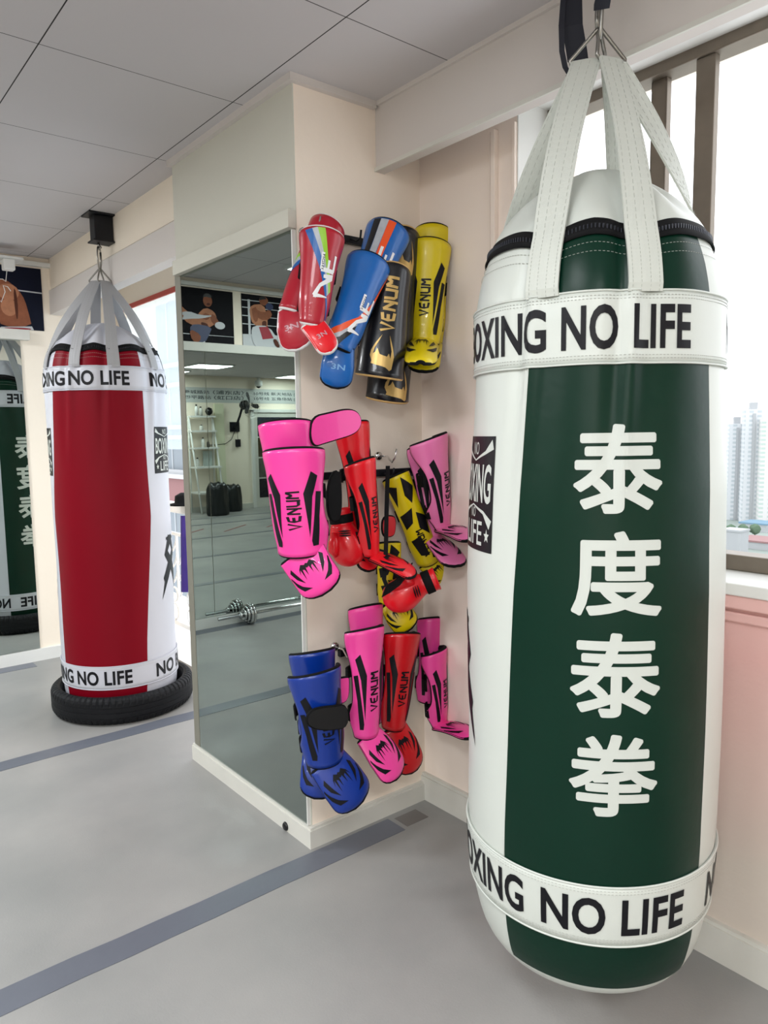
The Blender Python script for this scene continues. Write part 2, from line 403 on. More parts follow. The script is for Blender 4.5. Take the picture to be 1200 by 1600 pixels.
# ================================================================ CEILING LIGHTS
def light_panel(x, y, label, s=.56, power=1.0):
    t = thing('ceiling_light', (x, y, H - .02), label, 'ceiling light', 'square light panels set in the ceiling')
    f = .02
    boxes('frame', [(x - s / 2 - f, x + s / 2 + f, y - s / 2 - f, y - s / 2, H - .018, H - .001), (x - s / 2 - f, x + s / 2 + f, y + s / 2, y + s / 2 + f, H - .018, H - .001), (x - s / 2 - f, x - s / 2, y - s / 2, y + s / 2, H - .018, H - .001), (x + s / 2, x + s / 2 + f, y - s / 2, y + s / 2, H - .018, H - .001)], white, t)
    box('diffuser', x - s / 2, x + s / 2, y - s / 2, y + s / 2, H - .014, H - .002, mat('light_diffuser', (235, 250, 255), .5, emis=PANEL_GLOW), t)
    ld = bpy.data.lights.new('panel_lamp', 'AREA'); ld.shape = 'SQUARE'; ld.size = s; ld.energy = PANEL_POWER * power; ld.color = (.95, .98, 1)
    lo = bpy.data.objects.new('panel_lamp', ld); col.objects.link(lo); lo.location = (x, y, H - .022); lo.parent = t; lo.matrix_parent_inverse = Matrix.Translation(-Vector(t.location))
light_panel(-.35, 3.87, 'square ceiling light nearest the far mirror wall')
light_panel(-2.66, -.98, 'long bright ceiling light seen in the mirror above the ladder shelf')
light_panel(-2.5, -2.2, 'ceiling light close to the wall lettering, over the ladder shelf')
light_panel(-5.0, -2.15, 'ceiling light right of the security camera in the mirror')
light_panel(-1.55, 1.7, 'added unseen ceiling light over the mats in the middle of the room')  # this panel and those below it are unseen, added to light the room
light_panel(-3.9, 1.7, 'added unseen ceiling light over the mats by the left wall')
light_panel(-.35, -1.0, 'added unseen ceiling light near the windows on the back wall side')
light_panel(-.25, .70, 'added unseen ceiling light nearest the green punching bag', power=.5)  # unseen panel added to brighten the gear wall and alcove

# ================================================================ FLOOR TAPES
def ftape(y0, y1, x0, x1, label):
    bm = bmesh.new(); n = max(6, int((x1 - x0) / .12)); r = random.Random(int(y0 * 100)); pr = None
    for i in range(n + 1):
        x = x0 + (x1 - x0) * i / n; e = r.uniform(-.002, .002)
        cur = [bm.verts.new((x, y0 + e, .0)), bm.verts.new((x, y0 + e, .0016)), bm.verts.new((x, y1 + e, .0016)), bm.verts.new((x, y1 + e, .0))]
        if pr:
            for k in range(3): bm.faces.new((pr[k], pr[k + 1], cur[k + 1], cur[k]))
        pr = cur
    return tag(from_bm('floor_tape', bm, tape), label, 'tape', 'strips of grey tape across the mats')
ftape(1.85, 1.945, -6.5, 1.58, 'grey tape strip on the floor running to the foot of the pillar')
ftape(3.29, 3.385, -6.5, 1.70, 'grey tape strip on the floor in front of the tyre')
ftape(4.70, 4.80, -6.5, 1.10, 'grey tape along the foot of the far mirror wall')
ftape(.42, .50, -6.5, 1.4, 'tape strip on the floor, nearest of those reflected beyond the barbell')
ftape(-.98, -.9, -6.5, 1.6, 'tape strip on the floor toward the back wall')
ftape(-1.75, -1.69, -6.5, 1.6, 'last tape strip before the back wall')
tag(box('tape_patch', 1.60, 1.70, 1.86, 1.93, 0, .0014, mat('dark_tape', (112, 108, 106), .5)), 'darker tape patch on the floor beside the pillar foot', 'tape')

# ================================================================ PUNCHING BAGS
def make_bag(C, r0, prof, zb1, zb0, zl1, zl0, zzip, quads, straps, ring_z, ring_spec, web, vin, label, sides, phr, ring_r=.034, chars=True, lettermat=ink, apex=1.95, boldness=.012):
    cx, cy = C
    t = thing('punching_bag', (cx, cy, prof[0][0]), label, 'punching bag', None)
    zs = [p[0] for p in prof]; rs = [p[1] for p in prof]
    def r_at(z):
        return float(np.interp(z, zs, rs)) * r0
    # smoothed radius profile
    zz = np.linspace(zs[0], zs[-1], 400); rr = np.interp(zz, zs, rs) * r0
    k = np.hanning(17); k /= k.sum(); rp = np.pad(rr, 8, mode='edge'); rr = np.convolve(rp, k, 'valid')
    seed = random.Random(int(cx * 1000)); ph = [seed.uniform(0, 6.28) for _ in range(6)]
    def rad(th, z):
        v = float(np.interp(z, zz, rr))
        w = 0
        ramp = max(0, min(1, (z - (zb0 - .36)) / .36)) if z < zb0 + .02 else max(0, min(1, (zzip + .25 - z) / .2))
        for s in straps:
            d = (math.degrees(th) - s + 180) % 360 - 180
            w -= math.exp(-(d / 7.5) ** 2) * (.009 if z > zb1 - .02 else .005)
            w += .004 * math.exp(-((d - 20) / 9) ** 2)
            w += .010 * math.exp(-((d + 6 + (zb0 - z) * 12) / 4.2) ** 2) - .010 * math.exp(-((d + 11 + (zb0 - z) * 12) / 4.0) ** 2)
        v += w * ramp
        v += .0012 * math.sin(3 * th + ph[0] + z * 2) + .0015 * math.sin(z * 9 + ph[1] + th)
        return v
    def warp(th):
        q = 0
        for s in straps: q = max(q, math.exp(-(((math.degrees(th) - s + 180) % 360 - 180) / 13) ** 2))
        return .018 * (1 - q) - .009
    def Sf(th, z, off=0):
        if z > zb1: z = z + warp(th) * min(1, (z - zb1) / (zzip - zb1))
        r = rad(th, z) + off
        return Vector((cx + r * math.cos(th), cy + r * math.sin(th), z))
    N = 180
    def ringsurf(name, z0, z1, off, m, a0=0, a1=2 * PI, nz=None, thick=None, parent=t):
        n = max(3, int(N * (a1 - a0) / (2 * PI))); nz = nz or max(2, int((z1 - z0) / .02))
        us = [a0 + (a1 - a0) * i / n for i in range(n + 1)]; vs = [z0 + (z1 - z0) * j / nz for j in range(nz + 1)]
        bm = grid_mesh(lambda u, v, o: Sf(u, v, off + o), us, vs, thick)
        bmesh.ops.remove_doubles(bm, verts=bm.verts, dist=1e-6)
        return from_bm(name, bm, m, parent, True)
    zbot = zs[0]
    # body: closed shell of revolution with bottom
    bm = bmesh.new(); vs = [zbot + (zzip - .012 - zbot) * j / 80 for j in range(81)]; rings = []
    for z in vs: rings.append([bm.verts.new(Sf(2 * PI * k / N, z)) for k in range(N)])
    for a, b in zip(rings, rings[1:]):
        for k in range(N): bm.faces.new((a[k], a[(k + 1) % N], b[(k + 1) % N], b[k]))
    cbot = bm.verts.new((cx, cy, zbot - .012))
    for k in range(N): bm.faces.new((rings[0][(k + 1) % N], rings[0][k], cbot))
    body = from_bm('bag_body', bm, vin, t, True)
    # coloured panels
    for a0, a1, m in quads:
        ea = (lambda z, a=a0: R(float(np.interp(z, [q[0] for q in a], [q[1] for q in a])))) if isinstance(a0, list) else (lambda z, a=a0: R(a))
        eb = (lambda z, a=a1: R(float(np.interp(z, [q[0] for q in a], [q[1] for q in a])))) if isinstance(a1, list) else (lambda z, a=a1: R(a))
        z0_, z1_ = zbot + .066, zzip - .012
        bm = grid_mesh(lambda u, v, o: Sf(ea(v) * (1 - u) + eb(v) * u, v, .0018), [i / 48 for i in range(49)], [z0_ + (z1_ - z0_) * j / 90 for j in range(91)])
        from_bm('side_panel', bm, m, t, True)
        for e_ in (ea, eb):
            zz_ = [zb0 + (zl1 - zb0) * k / 24 for k in range(25)]
            tube('seam', [Sf(e_(z), z, .0012) for z in zz_], .0012, vin, t, 5)
    # lid cone
    bm = bmesh.new(); rings = []
    for j in range(13):
        f = j / 12; row = []
        for k in range(N):
            th = 2 * PI * k / N; rr0 = rad(th, zzip + .012); rr_ = rr0 * (1 - f ** 1.3) + .045 * f ** 1.3
            sag = .012 * math.sin(PI * f) * math.cos(7 * th + 1)
            z = zzip + .012 + (apex - zzip - .012) * (.8 * f + .2 * math.sin(f * PI / 2))
            row.append(bm.verts.new((cx + rr_ * math.cos(th), cy + rr_ * math.sin(th), z + sag + warp(th) * (1 - f))))
        rings.append(row)
    for a, b in zip(rings, rings[1:]):
        for k in range(N): bm.faces.new((a[k], a[(k + 1) % N], b[(k + 1) % N], b[k]))
    bm.faces.new(rings[-1])
    from_bm('lid', bm, vin, t, True)
    # zip
    ringsurf('zip_tape', zzip - .014, zzip + .019, .0065, black, nz=3, thick=.004)
    z_ = t.children[-1]
    bm = bmesh.new(); nt_ = 210
    for k in range(nt_):
        th = 2 * PI * k / nt_; p = Sf(th, zzip + .002, .0075); q = Sf(th + .014, zzip + .002, .0075); a = (q - p)
        c = (p + q) / 2; s = .0013
        addbox(bm, c.x - s, c.x + s, c.y - s, c.y + s, c.z - .004, c.z + .004)
    from_bm('zip_teeth', bm, mat('zip_teeth', (42, 44, 52), .4, metal=.4), z_)
    # bands with lettering and stitching
    for nm, z1, z0, key in (('band', zb1, zb0, 'u'), ('band', zl1, zl0, 'l')):
        b = ringsurf(nm, z0, z1, .0048, vin, nz=8, thick=.004)
        hh = z1 - z0
        for st, en, *ww in phr[key]:
            tb = fit(text_bm(ww[0] if ww else 'NO BOXING NO LIFE', boldness, 1.04), R(st), R(en), z0 + hh * .19, z1 - hh * .19)
            wrap('lettering', tb, lambda x, y: Sf(x, y, .0062), lettermat, b, R(1.4), .02)
        bm = bmesh.new()
        for zc in (z0 + .009, z0 + .015, z1 - .009, z1 - .015):
            for k in range(240):
                th = 2 * PI * k / 240; addtube(bm, [Sf(th, zc, .0052), Sf(th + .014, zc, .0052)], .0006, 4)
        from_bm('stitching', bm, stitch, b)
        tube('piping', [Sf(2 * PI * k / 160, z0, .0052) for k in range(160)], .0022, vin, b, 6, True)
        tube('piping', [Sf(2 * PI * k / 160, z1, .0052) for k in range(160)], .0022, vin, b, 6, True)
    bm = bmesh.new()
    for zc in (zzip - .028, zzip - .045):
        for k in range(200):
            th = 2 * PI * k / 200; addtube(bm, [Sf(th, zc, .0018), Sf(th + .018, zc, .0018)], .0006, 4)
    from_bm('stitching', bm, stitch, t)
    # vertical characters on the coloured panel
    if sides.get('chars'):
        cth, zlist, hw = sides['chars']
        for ch, (zt, zb_) in zip('泰度泰拳', zlist):
            d = .0040; cps = []
            for q, (dx, dy) in enumerate([(math.cos(k * PI / 7), math.sin(k * PI / 7)) for k in range(14)] + [(0, 0)]):
                g = fit(text_bm(ch, 0), -hw + d / r0, hw - d / r0, zb_ + d, zt - d)
                for v in g.verts: v.co.x += dx * d / r0; v.co.y += dy * d
                cut(g, R(2), .02)
                for v in g.verts: v.co = Sf(R(cth) + v.co.x, v.co.y, .0026 + .00004 * q)
                cps.append(g)
            me = bpy.data.meshes.new('lettering'); g = merge(cps); g.to_mesh(me); g.free(); link('lettering', me, whitep, t)
    # square badge and clawed stroke on the white panels
    for th0, zt, zb_ in sides.get('badge', []):
        w = R(37); zz0 = zb_; hh = zt - zb_
        bad = wrap('badge', fit(poly_bm([[(0, 0), (1, 0), (1, 1), (0, 1)]]), R(th0), R(th0) + w, zb_, zt), lambda x, y: Sf(x, y, .0012), ink, t, R(2), .03)
        def put(s, x0, x1, y0, y1, off=.0, curve=0):
            tb = fit(text_bm(s, off), R(th0) + w * x0, R(th0) + w * x1, zb_ + hh * y0, zb_ + hh * y1)
            wrap('lettering', tb, lambda x, y: Sf(x, y, .002), whitep, bad, R(2), .02)
        put('NO', .40, .60, .84, .95); put('BOXING', .05, .95, .42, .76, .02); put('NO', .42, .58, .29, .38); put('LIFE', .26, .78, .05, .26, .01)
        sw = [stroke([(.04, .93), (.2, .86), (.5, .79), (.8, .86), (.96, .93)], [.09, .03, .012, .03, .09]), stroke([(.04, .24), (.2, .34), (.5, .40), (.8, .34), (.96, .24)], [.09, .03, .012, .03, .09])]
        for sx_ in (.13, .89):
            star = []
            for k in range(10):
                a = PI / 2 + k * PI / 5; q = .06 if k % 2 == 0 else .025; star.append((sx_ + q * math.cos(a), .14 + q * math.sin(a) * 1.05))
            sw.append(star)
        for si, sp in enumerate(sw):
            pb = poly_bm([sp])
            for v in pb.verts: v.co.x = R(th0) + w * v.co.x; v.co.y = zb_ + hh * v.co.y
            wrap('flourish' if si < 2 else 'star', pb, lambda x, y: Sf(x, y, .002), whitep, bad, R(2), .03)
    for th0, zt, zb_ in sides.get('claw', []):
        w = R(44); hh = zt - zb_
        P_ = [[(.12, .02), (.30, .32), (.25, .33), (.42, .56), (.34, .62), (.22, .60)], [(.22, .60), (.42, .56), (.50, .78), (.62, .56), (.42, .30), (.55, .28), (.80, .55), (.52, 1.0), (.24, .96), (.30, .86), (.42, .88), (.34, .62)],
              [(.62, .56), (.50, .30), (.88, .02), (.62, .30), (.80, .55)]]
        # ribbon-shaped angular mark
        P_ = [stroke([(.06, .0), (.22, .25), (.20, .28), (.40, .48), (.72, .72), (.55, .92), (.30, .95)], [.0, .10, .17, .19, .17, .18, .03]),
              stroke([(.94, .0), (.78, .25), (.80, .28), (.60, .48), (.28, .72), (.45, .92), (.70, .95)], [.0, .10, .17, .19, .17, .18, .03])]
        pb = poly_bm(P_)
        for v in pb.verts: v.co.x = R(th0) + w * v.co.x; v.co.y = zb_ + hh * v.co.y
        wrap('clawed_mark', pb, lambda x, y: Sf(x, y, .0016), ink, t, R(2), .03)
    # straps and rings
    rings_o = []
    for (ox, oy, bdir, top) in ring_spec:
        ce = Vector((cx + ox, cy + oy, ring_z)); bd = Vector((bdir[0], bdir[1], 0)).normalized()
        ap = Vector((cx + top[0], cy + top[1], ring_z + .066)); hwid = .040
        pts = [ce - bd * hwid, ce + bd * hwid]
        P1, P2 = pts
        loop = []
        for a, b in ((P1, P2), (P2, ap), (ap, P1)):
            for k in range(6): loop.append(a.lerp(b, .08 + .84 * k / 5))
        tube('triangle_ring', loop, .0042 if r0 < .281 or True else .004, steel, t, 8, True)
        rings_o.append((ce, bd))
    for i, (s, ri, hw, shift, bot) in enumerate(ring_spec_straps[label[:3]]):
        th = R(s); tang = Vector((-math.sin(th), math.cos(th), 0)); ce, bd = rings_o[ri]
        if bd.dot(tang) < 0: bd = -bd
        path = []
        for k in range(9):
            z = zb1 - .003 + (zzip + .012 - zb1 + .003) * k / 8; path.append((Sf(th, z, .0105 - .004 * (k == 0)), tang))
        st_ = path[-1][0]; en = ce + bd * shift + Vector((0, 0, .003))
        for k in range(1, 15):
            f = k / 14; p = st_.lerp(en, f)
            p = p + Vector((math.cos(th), math.sin(th), 0)) * .02 * math.sin(PI * f) + Vector((0, 0, .0))
            path.append((p, (tang * (1 - f) ** 2 + bd * (1 - (1 - f) ** 2)).normalized()))
        bm = bmesh.new(); pr = None
        for k, (p, w_) in enumerate(path):
            nx = path[min(k + 1, len(path) - 1)][0] - path[max(k - 1, 0)][0]; n_ = w_.cross(nx).normalized()
            f = k / (len(path) - 1); h_ = hw * (1 - .08 * f)
            cs = []
            for q in (-1, -.5, 0, .5, 1): cs.append(bm.verts.new(p + w_ * h_ * q + n_ * (.0022 + .0012 * (1 - abs(q)))))
            for q in (1, .5, 0, -.5, -1): cs.append(bm.verts.new(p + w_ * h_ * q - n_ * .0022))
            if pr:
                for a in range(10): bm.faces.new((pr[a], pr[(a + 1) % 10], cs[(a + 1) % 10], cs[a]))
            else: bm.faces.new(cs[::-1])
            pr = cs
        bm.faces.new(pr)
        so = from_bm('hanging_strap', bm, web, t, False)
        bm = bmesh.new()
        for q in (-.82, -.28, .28, .82):
            for k in range(len(path) - 1):
                for h0 in (0, .5):
                    (p, w_), (p2, w2) = path[k], path[k + 1]; n_ = w_.cross(p2 - p).normalized()
                    f1, f2 = h0, h0 + .3
                    for sg in (1, -1):
                        a = p.lerp(p2, f1) + w_ * hw * q * .95 + n_ * sg * .0034; b = p.lerp(p2, f2) + w2 * hw * q * .95 + n_ * sg * .0034
                        addtube(bm, [a, b], .00035, 3)
        from_bm('stitching', bm, stitch, so)
    return t, Sf
vr = Vector((.57, -.82, 0))
ring_spec_straps = {
    'gre': [(-167, 0, .034, 0, 0), (100, 0, .031, 0, 0), (72, 0, .028, .004, 0), (-125, 1, .033, -.004, 0), (-42, 1, .036, .002, 0), (20, 1, .031, .002, 0)],
    'red': [(-137.5, 0, .027, 0, 0), (-101, 1, .028, 0, 0), (-55, 1, .027, .002, 0), (-12, 1, .027, .002, 0), (178, 0, .027, 0, 0), (135, 0, .027, 0, 0), (80, 0, .027, 0, 0), (35, 1, .027, .002, 0)]}
GC = (1.4258, .9974); GR = .2827
make_bag(GC, GR, [(.145, .45), (.156, .68), (.182, .81), (.225, .89), (.29, .945), (.37, .978), (.5, 1.0), (1.05, 1.002), (1.25, .982), (1.4, .95), (1.5, .93), (1.64, .925), (1.70, .885), (1.757, .815), (1.80, .73), (1.9, .55)],
         1.635, 1.500, .459, .327, 1.752, [([(.14, -184), (.56, -182), (1.5, -172.5), (1.8, -170)], -91, green), (7, 89, green)], [s[0] for s in ring_spec_straps['gre']], 2.165,
         [(-.026 * vr.x, -.026 * vr.y, (.57, -.82), (0, 0)), (.028 * vr.x + .008, .028 * vr.y + .006, (.9, -.3), (0, 0))], webb, vinyl,
         'green and white heavy punching bag hanging in front of the window', {'chars': (-134.8, [(1.386, 1.215), (1.182, 1.016), (.984, .814), (.780, .609)], R(17.6)), 'badge': [(132, 1.365, 1.117)], 'claw': [(112, .96, .66)]},
         {'u': [(-251, -234, 'NO'), (-226, -165, 'BOXING'), (-158.3, -105, 'NO LIFE'), (-70, 54)], 'l': [(-256, -240, 'NO'), (-230, -171.8, 'BOXING'), (-163.6, -101.5, 'NO LIFE'), (-83, 70)]}, apex=1.925, boldness=.026)
RC = (1.2824, 3.754); RR_ = .279
make_bag(RC, RR_, [(.03, .8), (.05, .93), (.10, .98), (.2, 1.0), (.6, 1.0), (1.2, 1.0), (1.5, 1.01), (1.6, 1.005), (1.70, .99), (1.76, .94), (1.79, .89), (1.83, .8), (1.9, .6)],
         1.704, 1.594, .277, .163, 1.788, [([(.1, -173), (.39, -175), (1.0, -179), (1.57, -164.5), (1.8, -163)], [(.1, -85), (.38, -82), (1.0, -70.5), (1.57, -74.3), (1.8, -74)], redv), (25, 114, green)], [s[0] for s in ring_spec_straps['red']], 2.135,
         [(-.018, .012, (.75, -.65), (0, 0)), (.018, -.012, (.95, .2), (0, 0))], webg, vinylw,
         'red and white punching bag standing in a tyre on the floor', {'chars': (77, [(1.40, 1.23), (1.19, 1.02), (.98, .81), (.77, .60)], R(17.6)), 'badge': [(-62, 1.422, 1.194), (146, 1.422, 1.194)], 'claw': [(-62, .88, .56), (122, .88, .56)]},
         {'u': [(-236, -87.6), (-64, 100)], 'l': [(-247, -99), (-74, 100)]}, apex=1.93, boldness=.03)
# carabiners, chain hook, bracket, webbing
def carabiner(name, x, y, z0, z1, w, m, label, ang=0):
    t = thing(name, (x, y, z0), label, 'carabiner')
    pts = []; h = (z1 - z0)
    d = Vector((math.cos(ang), math.sin(ang), 0))
    for k in range(28):
        a = 2 * PI * k / 28; ww = w * (1 - .35 * (math.sin(a) < 0) * abs(math.sin(a)))
        pts.append(Vector((x, y, (z0 + z1) / 2 + h / 2 * math.sin(a))) + d * ww * math.copysign(abs(math.cos(a)) ** .6, math.cos(a)))
    tube('body', pts, .0042, m, t, 8, True)
    tube('gate', [pts[26] * 1, pts[0], pts[3]], .0055, m, t, 8)
    return t
carabiner('carabiner', GC[0], GC[1], 2.205, 2.31, .016, steel, 'steel carabiner holding the green and white punching bag', .9)
tag(boxes('ceiling_anchor', [(GC[0] - .05, GC[0] + .05, GC[1] - .05, GC[1] + .05, H - .012, H - .0005), (GC[0] - .012, GC[0] + .012, GC[1] - .012, GC[1] + .012, 2.30, H - .012)], dsteel, bev=.003), 'black steel anchor in the ceiling over the green bag', 'anchor')
carabiner('carabiner', RC[0], RC[1], 2.185, 2.30, .022, steel, 'steel carabiner above the red and white punching bag', .9)
t = thing('hanging_bracket', (RC[0] + .005, RC[1], H), 'black steel bracket on the ceiling over the red punching bag', 'bracket')
bx, by = RC[0] + .015, RC[1] - .01
boxes('ceiling_plate', [(bx - .075, bx + .075, by - .06, by + .06, H - .008, H - .0005)], dsteel, t)
boxes('channel', [(bx - .045, bx + .045, by - .035, by + .035, H - .125, H - .008)], dsteel, t, bev=.003)
box('foot_plate', bx - .055, bx + .055, by - .045, by + .045, H - .132, H - .125, dsteel, t)
tube('eye_hook', [(RC[0], RC[1], H - .13), (RC[0], RC[1], 2.31), (RC[0] + .008, RC[1] - .006, 2.298), (RC[0], RC[1], 2.288)], .006, steel, t)
# dark webbing loop beside the green bag's carabiner
bm = bmesh.new()
def ribbon(bm, path, wdir, hw, th):
    pr = None
    for k, p in enumerate(path):
        p = Vector(p); q = Vector(path[min(k + 1, len(path) - 1)]) - Vector(path[max(k - 1, 0)])
        w_ = Vector(wdir).normalized(); n_ = w_.cross(q).normalized()
        cs = [bm.verts.new(p + w_ * a * hw + n_ * b * th) for a, b in ((-1, 1), (1, 1), (1, -1), (-1, -1))]
        if pr:
            for a in range(4): bm.faces.new((pr[a], pr[(a + 1) % 4], cs[(a + 1) % 4], cs[a]))
        else: bm.faces.new(cs[::-1])
        pr = cs
    bm.faces.new(pr)
w0 = at(893, 0, Y=.98); 
def wp(px, py, Y=1.09): return at(px, py, Y=Y)
ribbon(bm, [wp(893, -70), wp(893, 0), wp(894, 40), wp(901, 80), wp(903, 95)], vr, .023, .0012); ribbon(bm, [wp(903, 94), wp(899, 108), wp(891, 118)], vr, .010, .0012)
ribbon(bm, [wp(884, -70, 1.1), wp(880, 0, 1.1), wp(877, 40, 1.1), wp(878, 80, 1.1), wp(883, 105, 1.1), wp(891, 118, 1.09)], vr, .006, .0012)
ribbon(bm, [at(940, -40, Y=.97), at(943, -5, Y=.97), at(940, 10, Y=.985)], vr, .016, .008)
tag(from_bm('webbing_strap', bm, mat('navy_webbing', (18, 20, 34), .7)), 'dark navy webbing strap looped from the ceiling beside the green bag', 'strap')

# ================================================================ TYRE
t = thing('car_tyre', (RC[0], RC[1], 0), 'black car tyre lying flat around the foot of the red bag', 'tyre')
tc_ = (1.289, 3.752)
prof = [(.292, .02), (.315, .0), (.335, .012), (.345, .035)]
for z in (.05, .052, .054, .056, .083, .085, .089, .091, .118, .12, .124, .126, .15): prof.append((.347 - (.0028 if z in (.052, .054, .085, .089, .12, .124) else 0), z))
prof += [(.343, .165), (.333, .178), (.318, .184), (.303, .178), (.296, .16), (.292, .10)]
bm = bmesh.new(); rings = []; NT = 288
for (r_, z_) in prof:
    row = []; zs_ = z_ * .75
    for k in range(NT):
        a = 2 * PI * k / NT; g = .0045 if (k % 4 == 0 and (z_ > .148 or z_ < .04) and r_ > .312) else 0
        row.append(bm.verts.new((tc_[0] + (r_ - g) * math.cos(a), tc_[1] + (r_ - g) * math.sin(a), zs_ - (g * .5 if z_ > .16 else 0))))
    rings.append(row)
for a, b in zip(rings, rings[1:] + rings[:1]):
    for k in range(NT): bm.faces.new((a[k], a[(k + 1) % NT], b[(k + 1) % NT], b[k]))
from_bm('carcass', bm, rubber, t, False)

# ================================================================ SHIN GUARDS
# letters as strokes in a unit box
def strokes_venum(w=.25):
    G = {'V': [[(0, 1), (.42, 0), (.85, 1.05)]], 'E': [[(.8, 1.02), (.12, .92), (0, .5), (.12, .08), (.85, 0)], [(.02, .5), (.66, .52)]],
         'N': [[(0, -.04), (.05, 1.0)], [(.05, .98), (.72, .2)], [(.78, -.18), (.8, 1.02)]], 'U': [[(0, 1.03), (.02, .2), (.18, .04), (.7, .04)], [(.8, -.12), (.82, 1.0)]],
         'M': [[(0, -.05), (.06, .96)], [(.06, .98), (.42, .5)], [(.42, .5), (.8, .98)], [(.86, -.1), (.84, 1.0)]]}
    out = []; x = 0
    for ch in 'VENUM':
        for s in G[ch]: out.append(stroke([(x + a, b) for a, b in s], w))
        x += 1.16
    return out, x - .3
def strokes_three_n():
    """the slanted two-character mark"""
    P = [stroke([(0, .95), (.75, .95)], .2), stroke([(.75, 1.0), (.75, .02)], .2), stroke([(.28, .5), (.75, .5)], .16), stroke([(0, .05), (.75, .05)], .2),
         stroke([(1.0, 1.0), (1.05, .25)], [.26, .16]), stroke([(1.02, .95), (1.5, .1), (2.05, -.25)], [.26, .2, .3]), stroke([(2.0, -.3), (2.0, .75)], [.22, .05])]
    return P, 2.1
EMB = [(-.25, 1.05), (-.8, .45), (-1.1, 0), (-1.15, -.3), (-.95, -.6), (-1.0, -.75), (-.6, -.8), (-.05, -.85), (.35, -.9), (.7, -1.05), (.9, -.95), (.95, -.6), (1.0, -.25), (.8, .3), (.4, 1.05), (.55, .5), (.72, .05), (.68, -.4), (.5, -.1), (.35, -.3), (-.05, -.25), (-.3, -.2), (-.55, .15), (-.7, -.1), (-.9, -.2), (-.8, .15), (-.5, .6)]
FANG = [(-1.25, -.35), (-1.05, .3), (-.6, .72), (-.2, .5), (0, .62), (.2, .5), (.6, .72), (1.05, .3), (1.25, -.35), (.92, .22), (.86, -1.1), (.66, .12), (.44, .0), (.34, -.75), (.2, .16), (0, .05), (-.2, .16), (-.34, -.75), (-.44, .0), (-.66, .12), (-.86, -1.1), (-.92, .22)]
def leather(name, rgb, rough=.33, coat=.25): return mat(name, rgb, rough, noise=.05, nscale=18, bump=.10, bscale=55, coat=coat, bdist=.004)
HOT = leather('hot_pink_leather', (248, 62, 160)); HOT2 = leather('pink_leather', (250, 74, 164)); LPK = leather('light_pink_leather', (236, 122, 178))
YEL = leather('yellow_leather', (224, 200, 4)); BLU = leather('blue_leather', (10, 96, 176)); NAV = leather('royal_blue_leather', (0, 46, 138))
BLK = leather('black_leather', (16, 16, 22), .28); MAR = leather('crimson_leather', (176, 14, 40)); RED = leather('red_leather', (232, 12, 30)); DRD = leather('deep_red_leather', (196, 4, 20))
GOLD = mat('gold_print', (206, 170, 104), .35, metal=.5); WPR = mat('pure_white_print', (236, 236, 238), .4)
PIPW = mat('white_piping', (226, 222, 222), .5); PIPG = mat('gold_piping', (206, 166, 104), .5)
CB = mat('band_blue', (20, 96, 172), .35); CS = mat('band_silver', (178, 182, 190), .35, noise=.2, nscale=60); CG = mat('band_green', (150, 205, 50), .35); CO = mat('band_orange', (238, 84, 30), .35); CK = mat('band_black', (20, 20, 26), .35)

def bump1(x, c, s): return math.exp(-((x - c) / s) ** 2)
def outline_tube(name, P, umaxf, vs, nu, r, m, parent, topc=0):
    um = lambda v: umaxf(v)
    pts = [P(-um(vs[0]) + 2 * um(vs[0]) * i / nu, vs[0], -.006) for i in range(nu + 1)]
    pts += [P(um(v), v, -.006) for v in vs[1:]]
    pts += [P(um(vs[-1]) - 2 * um(vs[-1]) * i / nu, vs[-1], -.006) for i in range(1, nu + 1)]
    pts += [P(-um(v), v, -.006) for v in vs[-2:0:-1]]
    return tube(name, pts, r, m, parent, 7, True)
def shell(name, P, umaxf, mm, parent, nu=26, nv=30, thick=.013):
    bm = bmesh.new(); A = []; B = []
    vs = [j / nv for j in range(nv + 1)]
    for v in vs:
        A.append([bm.verts.new(P(umaxf(v) * (2 * i / nu - 1), v, 0)) for i in range(nu + 1)])
        B.append([bm.verts.new(P(umaxf(v) * (2 * i / nu - 1), v, -thick)) for i in range(nu + 1)])
    for j in range(nv):
        for i in range(nu):
            bm.faces.new((A[j][i], A[j][i + 1], A[j + 1][i + 1], A[j + 1][i]))
            f = bm.faces.new((B[j][i], B[j + 1][i], B[j + 1][i + 1], B[j][i + 1])); f.material_index = 1
    loop = [(0, i) for i in range(nu + 1)] + [(j, nu) for j in range(1, nv + 1)] + [(nv, i) for i in range(nu - 1, -1, -1)] + [(j, 0) for j in range(nv - 1, 0, -1)]
    for k in range(len(loop)):
        a, b = loop[k], loop[(k + 1) % len(loop)]
        f = bm.faces.new((A[a[0]][a[1]], B[a[0]][a[1]], B[b[0]][b[1]], A[b[0]][b[1]])); f.material_index = 1
    return from_bm(name, bm, mm, parent, True)

